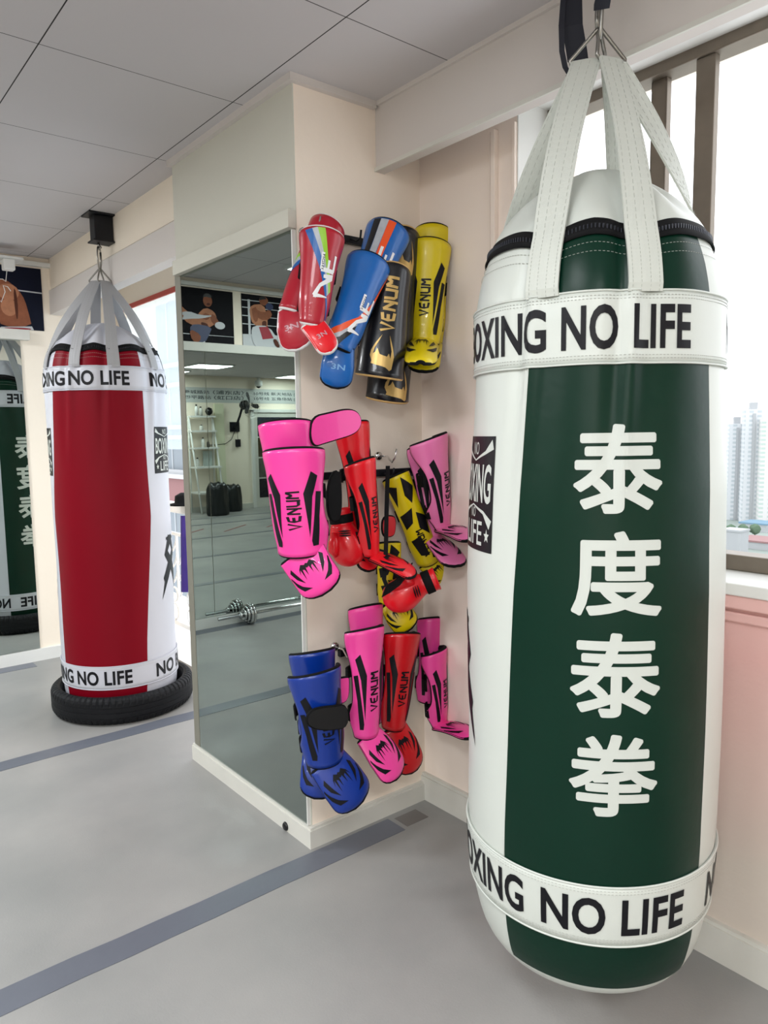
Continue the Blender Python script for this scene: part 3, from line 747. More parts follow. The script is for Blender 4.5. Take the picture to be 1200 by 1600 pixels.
def guard(label, top, ank, w1, w2, Y, yaw, main, style, pip=black, toe=None, toeY=None, fwid=50, Y2=None, wing=.35, um=.82, lining=black, footmat=None, dark=ink, parts=True, group=None, roll=0, topcurve=.05, wingy=True, footflat=.38, flap=None, fup=0):
    Y2 = Y if Y2 is None else Y2
    T = at(*top, Y=Y); A = at(*ank, Y=Y2)
    a = T - A; L = a.length; a.normalize()
    mid = (T + A) / 2; hw1 = w1 / 2 * depth(T) / FPX; hw2 = w2 / 2 * depth(A) / FPX
    v_ = Vector((-(mid.x), -(mid.y), 0)).normalized(); v_.rotate(Matrix.Rotation(R(yaw), 3, 'Z'))
    f = (v_ - a * v_.dot(a)).normalized(); s = a.cross(f) * -1
    # viewer's right is s: looking along -f with a upward
    if s.dot(Vector((math.cos(YAW), -math.sin(YAW), 0))) < 0: s = -s
    t = thing('shin_guard', A, label, 'shin guard', group)
    def hw(v):
        b = hw2 + (hw1 - hw2) * (max(v, 0) ** .9)
        return b + .05 * hw1 * bump1(v, .97, .12) - .03 * hw1 * bump1(v, .06, .08) + .03 * hw1 * bump1(v, .3, .2)
    def P(u, v, off=0):
        al = u * PI / 2; h = hw(v)
        x = (h + off) * math.sin(al); y = (h * .86 + off) * math.cos(al)
        vv = v + topcurve * math.cos(al) * max(0, (v - .5) * 2) ** 2 - .035 * math.cos(al) * max(0, (.25 - v) * 4) ** 2
        return A + a * (L * vv) + s * x + f * y
    umf = lambda v: um + (wing * (bump1(v, .16, .12) + .9 * bump1(v, .93, .2)) if wingy else .1) - .05
    sh = shell('shell', P, umf, [main, lining], t)
    vs = [j / 30 for j in range(31)]
    outline_tube('piping', P, umf, vs, 26, .0058, pip, t)
    D = lambda off: (lambda x, y: P(x, y, off))
    def paint(nm, polys, m, off=.0011, parent=sh): return wrap(nm, poly_bm(polys), D(off), m, parent, .07, .06)
    mir = lambda p: [(-x, y) for x, y in p][::-1]
    SA = [(.64, .755), (.47, .80), (.26, .60), (.33, .16), (.46, .56)]
    SB = [(.72, .60), (.56, .61), (.37, .13), (.40, .08), (.55, .08), (.60, .36)]
    def letters(strk, width, v0, v1, u0, u1, m, down=False, off=.0014):
        # text runs along the guard
        pb = poly_bm(strk)
        for vt in pb.verts:
            x, y = vt.co.x / width, vt.co.y
            if down: vt.co.x, vt.co.y = u0 + (u1 - u0) * y, v1 - (v1 - v0) * x
            else: vt.co.x, vt.co.y = u1 - (u1 - u0) * y, v0 + (v1 - v0) * x
        return wrap('lettering', pb, D(off), m, sh, .06, .06)
    if style == 'stripe':
        for p in (SA, mir(SA), SB, mir(SB)): paint('stripe', [p], dark)
        st, wd = strokes_venum(); letters(st, wd, .25, .62, -.13, .15, dark)
    elif style == 'snake':
        st, wd = strokes_venum(.27); letters(st, wd, .40, .88, -.16, .2, GOLD)
        pb = [(x * .30, .205 + y * .15) for x, y in EMB]; paint('emblem', [pb], GOLD)
    elif style == 'snake_top':
        pb = [(x * .30 + .12, .84 + y * .09) for x, y in EMB]; paint('emblem', [pb], GOLD)
        pb = [(x * .34 + .2, .09 + y * .08) for x, y in EMB]; paint('emblem', [pb], GOLD)
    elif style == 'redband':
        paint('band', [[(-.55, .97), (-.33, .98), (.12, .64), (.42, .3), (.72, .06), (.66, .04), (.3, .33), (.0, .6)]], CB)
        paint('band', [[(-.33, .98), (-.18, .99), (.17, .68), (.48, .33), (.42, .3), (.12, .64)]], CS)
        paint('band', [[(-.18, .99), (.03, .99), (.24, .72), (.56, .36), (.48, .33), (.17, .68)]], CG)
        st, wd = strokes_three_n(); letters(st, wd, .26, .76, .05, .55, WPR, True)
        letters_small = fit(text_bm('FIGHT', .01), 0, 1, 0, 1)
        for vt in letters_small.verts: vt.co.x, vt.co.y = .06 + .07 * vt.co.y, .74 - .17 * vt.co.x
        wrap('lettering', letters_small, D(.0016), ink, sh, .06, .06)
    elif style == 'redrear':
        for k, m_ in ((0, CB), (.07, CS), (.13, CG)):
            paint('band', [[(-.95, .30 + k), (-.95, .36 + k + .01), (-.2, .52 + k), (-.2, .45 + k)]], m_)
    elif style == 'blueband':
        paint('band', [[(-.85, .12), (-.3, .20), (.2, .34), (.55, .56), (.86, .95), (.93, .93), (.66, .54), (.32, .30), (-.2, .14), (-.85, .05)]], CO)
        paint('band', [[(-.85, .05), (-.2, .14), (.28, .28), (.26, .25), (-.2, .09), (-.85, .01)]], CS)
        paint('band', [[(-.85, .01), (-.2, .09), (.26, .25), (.25, .18), (-.2, .0), (-.6, -.02)]], CK)
        st, wd = strokes_three_n(); letters(st, wd, .16, .60, .15, .62, WPR, True)
        ls = fit(text_bm('FIGHT', .01), 0, 1, 0, 1)
        for vt in ls.verts: vt.co.x, vt.co.y = .17 + .07 * vt.co.y, .58 - .15 * vt.co.x
        wrap('lettering', ls, D(.0016), ink, sh, .06, .06)
    elif style == 'bluetop':
        for k, m_ in ((-.5, CK), (-.28, CS), (-.06, CO)):
            paint('band', [[(k, .99), (k + .22, .99), (k + .16, .62), (k - .04, .62)]], m_)
        st, wd = strokes_three_n(); letters(st, wd, .30, .74, .0, .45, WPR, True)
    elif style == 'camo':
        for p in ([(-.7, .95), (-.2, .9), (-.5, .7)], [(.1, .98), (.6, .85), (.2, .7), (.0, .8)], [(-.6, .6), (.1, .66), (-.1, .5), (-.5, .44)], [(.2, .6), (.7, .5), (.5, .3), (.1, .42)], [(-.5, .3), (0, .34), (.1, .1), (-.3, .12)], [(.3, .22), (.7, .18), (.5, .03), (.2, .06)]):
            paint('stripe', [p], dark)
        st, wd = strokes_venum(); letters(st, wd, .1, .4, -.13, .15, dark)
    # straps at the back
    if parts:
        for v0 in (.2, .58):
            bm = bmesh.new(); path = []
            for k in range(13):
                al = (1.0 + 2.0 * k / 12) * PI / 2 if True else 0
                q = A + a * (L * v0) + s * (hw(v0) * .98 * math.sin(al)) + f * (hw(v0) * .7 * math.cos(al)); path.append(q)
            ribbon(bm, path, a, .02, .002)
            from_bm('strap', bm, black, t)
    if toe:
        fm = footmat or main
        Hn = A + f * (hw2 * .45) - a * .004
        Tt = at(*toe, Y=toeY); g = Tt - Hn; Lf = g.length; g.normalize()
        s2 = (s - g * s.dot(g)).normalized(); n2 = s2.cross(g)
        if n2.dot(f + Vector((0, 0, .6))) < 0: n2 = -n2
        FW = fwid / 2 * depth(Tt) / FPX
        def fwf(v):
            b = hw2 * .95 + (FW - hw2 * .95) * min(1, v / .45)
            if v > .70: b *= math.sqrt(max(.10, 1 - ((v - .70) / .31) ** 2.8))
            return b
        def PF(u, v, off=0):
            be = u * R(78); b = fwf(v)
            return Hn + g * (Lf * (v - .02)) + s2 * ((b + off) * math.sin(be) / math.sin(R(78))) + n2 * ((b * footflat + off) * (math.cos(be)) - b * footflat * .55 + .008 * math.sin(PI * v) + fup * v * v)
        fo = shell('foot_flap', PF, lambda v: 1.0, [fm, lining], t, 20, 20, .012)
        outline_tube('piping', PF, lambda v: 1.0, [j / 20 for j in range(21)], 20, .0058, pip, fo)
        DF = lambda off: (lambda x, y: PF(x, y, off))
        if style in ('stripe', 'camo'):
            for sg in (1, -1):
                c1 = stroke([(sg * .82, .38), (sg * .70, .56), (sg * .52, .70), (sg * .22, .78)], [.06, .12, .12, .0]); c2 = stroke([(sg * .60, .24), (sg * .50, .42), (sg * .32, .62)], [.15, .13, .0])
                wrap('claw_mark', poly_bm([c1]), DF(.0011), dark, fo, .1, .08); wrap('claw_mark', poly_bm([c2]), DF(.0011), dark, fo, .1, .08)
            wrap('emblem', poly_bm([[(x * .26, .37 - y * .19) for x, y in FANG]]), DF(.0011), dark, fo, .1, .08)
        elif style in ('redband', 'redrear', 'blueband'):
            tb = fit(text_bm('3N', .02), -.3, .3, .42, .56)
            for vt in tb.verts: vt.co.y = .98 - vt.co.y
            wrap('lettering', tb, DF(.0011), mat('faint_print', (200, 150, 160), .4) if style != 'blueband' else mat('faint_blue_print', (120, 170, 220), .4), fo, .1, .08)
    return t, P, (A, a, s, f, L, hw)

GP = 'shin guards hanging on the pillar wall'
# top row
guard('rear guard of the crimson pair with white edging, top left of the wall', (511, 358), (457, 486), 58, 46, 1.90, -25, MAR, 'redrear', PIPW, (466, 546), 1.86, 58, um=.86, group=GP, footflat=.3)
guard('front crimson guard with white edging and a blue, silver and green band', (503, 372), (487, 505), 69, 42, 1.80, 5, MAR, 'redband', PIPW, (518, 550), 1.74, 40, group=GP, footmat=RED, wing=.22)
guard('rear bright blue guard with an orange and silver band at its top', (606, 366), (556, 500), 68, 50, 1.86, 0, BLU, 'bluetop', black, None, group=GP, wing=.2)
guard('front bright blue guard with white lettering and an orange band', (575, 415), (530, 545), 68, 48, 1.80, 10, BLU, 'blueband', black, (523, 606), 1.80, 52, group=GP, wing=.2)
guard('rear black guard with a gold snake head near its top edge', (627, 374), (603, 622), 56, 74, 1.91, 14, BLK, 'snake_top', PIPG, None, group=GP, wing=.05)
guard('front black guard with gold lettering and gold snake head', (612, 428), (592, 588), 58, 78, 1.80, 5, BLK, 'snake', PIPG, None, group=GP, wing=.0, um=.95, topcurve=.06)
guard('rear yellow guard, only its top rim showing above the front yellow one', (676, 366), (668, 535), 58, 50, 1.90, 0, YEL, 'stripe', black, (660, 580), 1.78, 52, group=GP, wing=.2)
guard('front yellow guard with black stripes and black lettering', (671, 388), (661, 536), 66, 56, 1.87, -5, YEL, 'stripe', black, (657, 566), 1.62, 54, group=GP, wing=.25, footflat=.75)
# middle row
g, P2, fr = guard('rear hot pink guard with a wide flap reaching right', (447, 664), (468, 840), 84, 74, 1.80, -12, HOT, 'stripe', black, None, group=GP, wing=.2)
# its open flap
fp = [(488, 652), (515, 646), (540, 640), (556, 643), (563, 655), (561, 668), (551, 678), (525, 686), (505, 692), (490, 697), (484, 680)]
def chaikin(p):
    out = []
    for k in range(len(p)):
        a, b = p[k], p[(k + 1) % len(p)]; out += [(a[0] * .75 + b[0] * .25, a[1] * .75 + b[1] * .25), (a[0] * .25 + b[0] * .75, a[1] * .25 + b[1] * .75)]
    return out
def slab(name, pts, Y, th, m, parent, pip=None, bend=0, soft=True):
    if soft: pts = chaikin(chaikin(pts))
    f = [at(x, y, Y=Y + bend * ((x - pts[0][0]) / 60) ** 2) for x, y in pts]
    bm = bmesh.new(); n = len(f); a = [bm.verts.new(p + Vector((0, -th / 2, 0))) for p in f]; b = [bm.verts.new(p + Vector((0, th / 2, 0))) for p in f]
    bm.faces.new(a).normal_update(); bm.faces.new(b[::-1]).normal_update()
    for k in range(n): bm.faces.new((a[k], b[k], b[(k + 1) % n], a[(k + 1) % n]))
    bmesh.ops.triangulate(bm, faces=[q for q in bm.faces if len(q.verts) > 4])
    o = from_bm(name, bm, m, parent)
    if pip:
        tube('piping', f, .0045, pip, o, 7, True)
    return o
slab('wing_flap', fp, 1.73, .012, HOT, g, black)
guard('front hot pink guard with black stripes, largest of the middle row', (459, 706), (474, 858), 94, 82, 1.70, -15, HOT, 'stripe', black, (510, 926), 1.62, 74, group=GP, wing=.3, um=.85)
guard('rear red guard behind the hot pink flap, tall top edge', (548, 668), (566, 838), 60, 40, 1.90, 35, RED, 'stripe', black, (575, 892), 1.84, 40, group=GP, wing=.25)
guard('front red guard of the middle row with black stripes', (560, 724), (577, 864), 58, 36, 1.82, 52, RED, 'stripe', black, (650, 898), 1.70, 46, group=GP, wing=.4, um=.84)
guard('yellow and black patterned guard behind the hanging black cord', (618, 745), (668, 872), 44, 42, 1.92, 10, YEL, 'camo', black, (700, 908), 1.88, 38, group=GP, wing=.2)
guard('rear light pink guard, its foot below the front light pink one', (662, 700), (672, 834), 60, 42, 1.92, 35, LPK, 'stripe', black, (716, 884), 1.74, 50, group=GP, wing=.3)
guard('front light pink guard at the right of the middle row', (666, 688), (687, 822), 74, 38, 1.86, 60, LPK, 'stripe', black, (742, 842), 1.64, 44, group=GP, wing=.5, um=.80)
# bottom row
guard('rear royal blue guard, its top showing behind the front blue one', (487, 1018), (500, 1160), 70, 60, 1.86, 10, NAV, 'stripe', black, (498, 1248), 1.80, 62, group=GP, wing=.25)
guard('front royal blue guard, bottom left of the wall', (490, 1048), (506, 1182), 84, 66, 1.76, 22, NAV, 'stripe', black, (562, 1258), 1.67, 72, group=GP, wing=.28)
guard('rear pink guard in the bottom row between the blue and red guards', (570, 950), (578, 1120), 56, 46, 1.92, 25, HOT2, 'stripe', black, None, group=GP, wing=.25)
guard('upper yellow foot flap with black claws, behind the red guard top', (606, 850), (610, 938), 40, 40, 1.93, 5, YEL, 'camo', black, (640, 984), 1.86, 46, group=GP, wing=.1)
guard('red guard in the bottom row with black lettering', (627, 992), (613, 1132), 60, 44, 1.87, 27, DRD, 'stripe', black, (648, 1206), 1.80, 52, group=GP, wing=.25)
guard('front pink guard in the bottom row next to the royal blue pair', (567, 984), (569, 1142), 68, 50, 1.80, 38, HOT2, 'stripe', black, (624, 1214), 1.71, 60, group=GP, wing=.3)
guard('rear pink guard at the right end of the bottom row', (674, 968), (668, 1090), 46, 40, 1.94, 25, HOT2, 'stripe', black, None, group=GP, wing=.3)
guard('front pink guard at the right end of the bottom row, beside the green bag', (675, 1018), (682, 1128), 50, 38, 1.88, 60, HOT2, 'stripe', black, (744, 1150), 1.66, 40, group=GP, wing=.5, um=.80)
# ---- straps, flaps and small things between the guards
tag(slab('pink_strap_tab', [(521, 1062), (542, 1058), (544, 1060), (543, 1096), (522, 1099), (520, 1096)], 1.745, .01, HOT2, None, black), 'small pink tab on the black strap between the blue and pink guards', 'strap tab')
bm = bmesh.new()
cs = [(478, 1122), (486, 1110), (500, 1106), (520, 1104), (541, 1101), (543, 1135), (520, 1139), (496, 1139), (482, 1133)]
bm.free()
tag(slab('velcro_strap', cs, 1.69, .012, mat('strap_black', (16, 16, 18), .6), None, black), 'wide black strap wrapped across the front royal blue guard', 'strap')
tag(slab('velcro_strap', [(517, 740), (530, 735), (533, 790), (528, 815), (514, 812), (510, 775)], 1.80, .012, black, None, black), 'black strap end hanging between the hot pink and red guards', 'strap')
tag(slab('padded_flap', [(597, 808), (613, 806), (617, 812), (616, 832), (611, 838), (597, 838)], 1.86, .01, DRD, None, black), 'small dark red flap right of the front red guard', 'flap')

# ---- boxing gloves
def glove(label, c, Y, ang, size, m, cuff_dir=1):
    """a boxing glove: rounded fist, thumb, cuff with strap"""
    C0 = at(*c, Y=Y); rx = Vector((math.cos(YAW), -math.sin(YAW), 0)); uz = Vector((0, 0, 1)); fy = rx.cross(uz) * -1
    ca, sa = math.cos(R(ang)), math.sin(R(ang))
    X = rx * ca + uz * sa; Z = uz * ca - rx * sa; Yv = fy
    t = thing('boxing_glove', C0, label, 'boxing glove', 'red boxing gloves hanging on the wall')
    bm = bmesh.new(); n = 30; rings = []
    prof = [(-.56, .02, .0), (-.54, .14, .0), (-.46, .27, -.01), (-.30, .36, -.02), (-.10, .38, -.02), (.10, .34, 0), (.28, .27, .03), (.38, .235, .04), (.40, .225, .04)]
    for x, r_, dz in prof:
        ring = []
        for k in range(n):
            a = 2 * PI * k / n; y_ = math.cos(a) * r_ * .86; z_ = math.sin(a) * r_ + dz
            if z_ > 0: z_ *= 1.08
            ring.append(bm.verts.new(C0 + (X * x + Yv * y_ + Z * z_) * size))
        rings.append(ring)
    for a, b in zip(rings, rings[1:]):
        for k in range(n): bm.faces.new((a[k], a[(k + 1) % n], b[(k + 1) % n], b[k]))
    bm.faces.new(rings[0][::-1]); bm.faces.new(rings[-1])
    o = from_bm('fist', bm, m, t, True); sb = o.modifiers.new('s', 'SUBSURF'); sb.levels = sb.render_levels = 1
    pts = [C0 + (X * x + Yv * y + Z * z) * size for x, y, z in ((.22, -.16, .20), (.05, -.24, .27), (-.12, -.27, .30), (-.26, -.24, .27))]
    bm = bmesh.new(); addtube(bm, pts, [.09 * size, .115 * size, .11 * size, .05 * size], 14); o = from_bm('thumb', bm, m, t, True)
    bm = bmesh.new(); rings = []
    for x, r_ in ((.38, .24), (.46, .235), (.66, .25), (.72, .265), (.73, .24), (.60, .20)):
        rings.append([bm.verts.new(C0 + (X * x + Yv * math.cos(2 * PI * k / n) * r_ * .8 + Z * (math.sin(2 * PI * k / n) * r_ + .04)) * size) for k in range(n)])
    for a, b in zip(rings, rings[1:]):
        for k in range(n): bm.faces.new((a[k], a[(k + 1) % n], b[(k + 1) % n], b[k]))
    cf = from_bm('cuff', bm, m, t, True)
    bm = bmesh.new(); rings = []
    for x, r_ in ((.42, .245), (.43, .262), (.60, .262), (.61, .245)):
        rings.append([bm.verts.new(C0 + (X * x + Yv * math.cos(2 * PI * k / n) * r_ * .8 + Z * (math.sin(2 * PI * k / n) * r_ + .04)) * size) for k in range(n)])
    for a, b in zip(rings, rings[1:]):
        for k in range(n): bm.faces.new((a[k], a[(k + 1) % n], b[(k + 1) % n], b[k]))
    from_bm('wrist_strap', bm, black, t, True)
    for k in range(3):
        x = .16 + k * .05
        pts = [C0 + (X * (x + .03 * q) + Yv * -math.cos(q * .9 - .3) * .29 + Z * (math.sin(q * .9 - .3) * .33 + .02)) * size for q in np.linspace(-.2, .7, 8)]
        tube('claw_mark', pts, [.0006 + .0022 * math.sin(PI * j / 7) for j in range(8)], ink, t, 5)
    return t
glove('red boxing glove hanging low on a black strap over the yellow foot flap', (636, 926), 1.80, 22, .150, RED)
glove('red boxing glove tucked between the hot pink and the front red guard', (542, 846), 1.86, 98, .145, RED)
# black cord with hook
t = thing('lanyard', at(602, 720, Y=1.93), 'thin black cord hanging from a hook, carrying the lower red glove', 'cord')
bm = bmesh.new(); ribbon(bm, [at(606, 728, Y=1.84), at(604, 800, Y=1.80), at(603, 860, Y=1.78), at(600, 905, Y=1.76), at(606, 920, Y=1.74)], vr, .007, .001); from_bm('cord', bm, black, t)
bm = bmesh.new(); ribbon(bm, [at(600, 924, Y=1.73), at(612, 917, Y=1.72), at(628, 905, Y=1.72), at(641, 888, Y=1.75)], Vector((.2, -.3, .9)), .02, .002); from_bm('strap', bm, black, t)
def hook(px, py, Y, label):
    t = thing('wall_hook', at(px, py, Y=Y), label, 'hook', 'chrome hooks holding the guards')
    c = at(px, py, Y=Y)
    pts = [c + Vector((.0, .05, .02)), c + Vector((0, .0, .02)), c + Vector((-.004, -.03, .0)), c + Vector((-.004, -.045, .015)), c + Vector((0, -.05, .045))]
    tube('prong', pts, .003, chrome, t, 7)
    lathe('base', [(.014, 0), (.014, .008), (.008, .012)], (c.x, YP - .012, c.z + .02), chrome, t, 20, 'y')
hook(605, 722, 1.925, 'small chrome hook holding the black cord')
hook(487, 368, 1.925, 'white hook behind the top of the crimson pair')
hook(536, 1024, 1.925, 'chrome hook beside the top of the royal blue pair')
def rail(p0, p1, label):
    t = thing('hook_rail', at(*p0, Y=YP - .02), label, 'hook rail', 'black hook rails on the pillar wall')
    a = at(*p0, Y=YP - .012); b = at(*p1, Y=YP - .012); z = (a.z + b.z) / 2
    box('rail', a.x, b.x, YP - .02, YP - .001, z - .012, z + .012, dsteel, t, bev=.002)
    for k in range(4):
        x = a.x + (b.x - a.x) * (k + .5) / 4
        tube('hook', [(x, YP - .02, z), (x, YP - .05, z - .012), (x, YP - .07, z - .005), (x, YP - .075, z + .018)], .0035, dsteel, t, 7)
rail((500, 745), (650, 735), 'black hook rail behind the middle row of guards')
rail((530, 388), (650, 380), 'black hook rail behind the top row of guards')
rail((530, 1010), (650, 1002), 'black hook rail behind the bottom row of guards')
# ================================================================ POSTERS ON THE FAR WALL
skin = mat('printed_skin', (138, 84, 60), .6, noise=.35, nscale=22, spec=.2); skin2 = mat('printed_skin_light', (176, 120, 90), .6, noise=.35, nscale=26, spec=.2); skin3 = mat('printed_skin_dark', (84, 46, 34), .6, noise=.3, nscale=22, spec=.2)
pnavy = mat('poster_navy', (8, 14, 34), .7, noise=.4, nscale=6, spec=.2); pdark = mat('poster_dark', (12, 12, 18), .75, spec=.2); pwhite = mat('printed_white', (190, 192, 196), .5); pred = mat('printed_red', (150, 24, 44), .5); phair = mat('printed_hair', (22, 16, 16), .5); pblue = mat('printed_blue', (26, 40, 84), .5)
PZ0, PZ1 = 2.02, 2.385
def poster(x0, x1, label, bg, shapes):
    t = thing('poster', ((x0 + x1) / 2, YF, PZ0), label, 'poster')
    s = box('sheet', x0, x1, YF - .006, YF - .0005, PZ0, PZ1, bg, t)
    w, h = x1 - x0, PZ1 - PZ0
    for k, (nm, pts, m) in enumerate(shapes):
        bm = bmesh.new(); y = YF - .0063 - .0003 * k
        if nm not in ('printed_rope', 'printed_post', 'printed_canvas', 'printed_waistband', 'printed_red_panel') and len(pts) < 16: pts = chaikin(pts)
        f = bm.faces.new([bm.verts.new((x0 + w * a, y, PZ0 + h * b)) for a, b in pts]); f.normal_update(); bmesh.ops.triangulate(bm, faces=[f])
        from_bm(nm, bm, m, s)
def blob(cx, cz, rx, rz, n=18, a0=0): return [(cx + rx * math.cos(2 * PI * k / n + a0), cz + rz * math.sin(2 * PI * k / n + a0)) for k in range(n)]
rope = lambda z: [(0, z), (1, z - .01), (1, z + .008), (0, z + .008)]
poster(.80, 1.295, 'boxing poster showing a fighter from behind, above the red punching bag', pnavy, [
    ('printed_rope', [(.5, .62), (1, .60), (1, .62), (.5, .64)], pwhite),
    ('printed_head', blob(.40, .78, .10, .16), skin3),
    ('printed_torso', [(.34, .62), (.50, .74), (.58, .78), (.66, .72), (.74, .62), (.80, .48), (.84, .22), (.86, .06), (.52, .02), (.50, .2), (.42, .34), (.40, .45), (.30, .5)], skin),
    ('printed_shoulder', blob(.62, .58, .12, .13), skin2), ('printed_flank', blob(.62, .34, .09, .14), skin2),
    ('printed_spine', [(.68, .66), (.71, .6), (.72, .3), (.70, .12), (.68, .3)], skin3),
    ('printed_arm', [(.34, .3), (.5, .32), (.52, .18), (.38, .16)], skin), ('printed_glove', blob(.33, .24, .10, .10), pred),
    ('printed_waistband', [(.52, .02), (.86, .06), (.88, .0), (.5, .0)], pwhite), ('printed_shorts', [(.56, .015), (.84, .03), (.85, .0), (.55, .0)], pred)])
# these two are seen in the pillar mirror, so their left and right are as on the wall
poster(-.03, .46, 'boxing poster of a fighter kicking through splashing water', pdark, [
    ('printed_rope', rope(.14), pwhite), ('printed_post', [(.46, 0), (.50, 0), (.50, .14), (.46, .14)], pwhite),
    ('printed_torso', [(.30, .60), (.44, .66), (.56, .52), (.60, .36), (.52, .26), (.34, .30), (.26, .46)], skin2),
    ('printed_arm', [(.32, .58), (.20, .34), (.26, .28), (.38, .44)], skin), ('printed_glove', blob(.22, .34, .08, .07), pwhite),
    ('printed_chest_shade', [(.36, .52), (.46, .56), (.50, .44), (.40, .42)], skin), ('printed_rib_shade', [(.42, .36), (.52, .38), (.50, .30), (.40, .30)], skin3),
    ('printed_head', blob(.40, .78, .07, .11), skin), ('printed_jaw', [(.36, .70), (.42, .70), (.41, .74), (.37, .75)], skin3), ('printed_hair', [(.33, .84), (.36, .92), (.44, .92), (.48, .82), (.44, .86)], phair),
    ('printed_leg', [(.50, .42), (.70, .52), (.92, .80), (.99, .74), (.78, .38), (.56, .26)], skin2),
    ('printed_shorts', [(.34, .30), (.62, .34), (.70, .24), (.64, .0), (.46, .0), (.40, .14)], pblue),
    ('printed_splash', [(.30, .52), (.52, .50), (.70, .56), (.86, .50), (.74, .46), (.90, .36), (.68, .42), (.5, .44)], pwhite),
    ('printed_thigh', [(.52, .14), (.70, .24), (.66, .0), (.54, .0)], skin)])
poster(-.57, -.10, 'boxing poster of a fighter in red and white shorts guarding his face', pdark, [
    ('printed_canvas', [(0, 0), (1, 0), (1, .22), (0, .26)], pwhite)] + [('printed_rope', rope(z), pwhite) for z in (.42, .58, .74, .88)] + [
    ('printed_post', [(.86, .2), (.90, .2), (.90, .9), (.86, .9)], pwhite),
    ('printed_torso', [(.62, .84), (.84, .80), (.88, .66), (.82, .40), (.56, .36), (.56, .60)], skin2),
    ('printed_arm', [(.84, .76), (.62, .66), (.52, .76), (.46, .62), (.60, .50), (.82, .6)], skin), ('printed_back_shade', [(.74, .78), (.84, .72), (.80, .46), (.72, .5)], skin), ('printed_rib_shade', [(.58, .52), (.66, .50), (.66, .40), (.58, .40)], skin3), ('printed_head', blob(.62, .90, .08, .09), skin), ('printed_hair', [(.56, .94), (.62, 1.0), (.70, .96), (.69, .9), (.63, .93)], phair), ('printed_glove', blob(.52, .80, .07, .07), pblue),
    ('printed_shorts', [(.54, .42), (.82, .40), (.86, .26), (.82, .0), (.68, .0), (.66, .12), (.44, .18), (.36, .12)], pwhite), ('printed_red_panel', [(.56, .40), (.72, .38), (.66, .14), (.46, .18)], pred),
    ('printed_leg', [(.40, .16), (.48, .16), (.42, .0), (.34, .0)], skin3), ('printed_hand', [(0, .22), (.24, .24), (.38, .20), (.24, .16), (0, .12)], skin)])
poster(-1.15, -.66, 'dark blue boxing poster left of the guarding fighter', pnavy, [('printed_torso', [(.3, .1), (.7, .1), (.66, .7), (.34, .7)], skin), ('printed_head', blob(.5, .82, .09, .12), skin), ('printed_shorts', [(.28, .0), (.72, .0), (.7, .18), (.3, .18)], pred)])
# ceiling outlet with its white cord
bp = at(13, 414, Y=YF - .2)
t = thing('outlet_box', bp, 'small white junction box under the ceiling with a cord hanging down', 'junction box')
box('housing', bp.x - .03, bp.x + .03, bp.y - .03, bp.y + .03, bp.z - .03, bp.z + .03, white, t, bev=.006)
box('mounting_plate', bp.x - .07, bp.x + .07, bp.y - .05, bp.y + .05, bp.z + .03, bp.z + .04, white, t)
q = lambda x, y: at(x, y, Y=YF - .2)
tube('cord', [q(11, 420), q(9, 440), q(4, 436), q(-4, 436), q(-8, 460), q(2, 472), q(8, 456), q(5, 446), q(12, 448), q(17, 455)], .0022, white, t, 6)

# ================================================================ BARBELL
c = Vector((0, 4.72, .076))
t = thing('barbell', (c.x, c.y, 0), 'chrome barbell lying on the floor against the far mirrors', 'barbell')
def bar(x0, x1, r, nm, par=t): return lathe(nm, [(r, x0), (r, x1)], (0, c.y, c.z), chrome, par, 16, 'x')
PXB = -.035
bar(PXB - 1.95, .23, .0115, 'bar')
for sx in (PXB, PXB - 1.70):
    for i, (dx, r_) in enumerate(((0, .074), (.022, .074), (.042, .058), (.060, .042))):
        sg = 1 if sx == PXB else -1
        x = sx + sg * dx
        lathe('weight_plate', [(.014, x - .008), (r_ * .78, x - .008), (r_ * .84, x - .010), (r_, x - .007), (r_, x + .007), (r_ * .84, x + .010), (r_ * .78, x + .007), (.014, x + .007)], (0, c.y, c.z), chrome, t, 40, 'x')
    bar(sx + sg * .074, sx + sg * .10, .022, 'collar')

# ================================================================ BACK OF THE ROOM (seen in the mirrors)
letm = mat('wall_letter_grey', (74, 78, 80), .6)
def wall_text(s, x0, x1, z0, z1, label):
    # reads left to right for someone facing the back wall
    tb = fit(text_bm(s, .012), 0, 1, 0, 1)
    for v in tb.verts: a, b = v.co.x, v.co.y; v.co = Vector((x0 + (x1 - x0) * a, YB + .004, z0 + (z1 - z0) * b))
    me = bpy.data.meshes.new('wall_lettering'); tb.to_mesh(me); tb.free()
    tag(link('wall_lettering', me, letm), label, 'wall lettering', 'subway and branch names on the back wall')
boxpanel = tag(box('sign_board', -3.0, -6.4, YB + .001, YB + .003, 1.97, 2.24, mat('sign_grey', (196, 198, 196), .7)), 'pale sign board along the top of the back wall under the lettering', 'sign board')
wall_text('商城路站', -3.06, -3.55, 2.125, 2.19, 'upper line of wall lettering nearest the ladder shelf, station name')
wall_text('（浦东店）', -3.62, -4.24, 2.12, 2.195, 'upper line of wall lettering in brackets, branch name')
wall_text('四平路站', -3.06, -3.58, 2.03, 2.095, 'lower line of wall lettering nearest the ladder shelf, station name')
wall_text('（虹口店）', -3.64, -4.24, 2.025, 2.10, 'lower line of wall lettering in brackets, branch name')
wall_text('10号线 新天地站 | 黄浦店', -4.46, -5.75, 2.115, 2.185, 'upper line of wall lettering over the door, beginning with 10')
wall_text('10号线 五角场站 | 杨浦店', -4.46, -5.75, 2.02, 2.09, 'lower line of wall lettering over the door, beginning with 10')
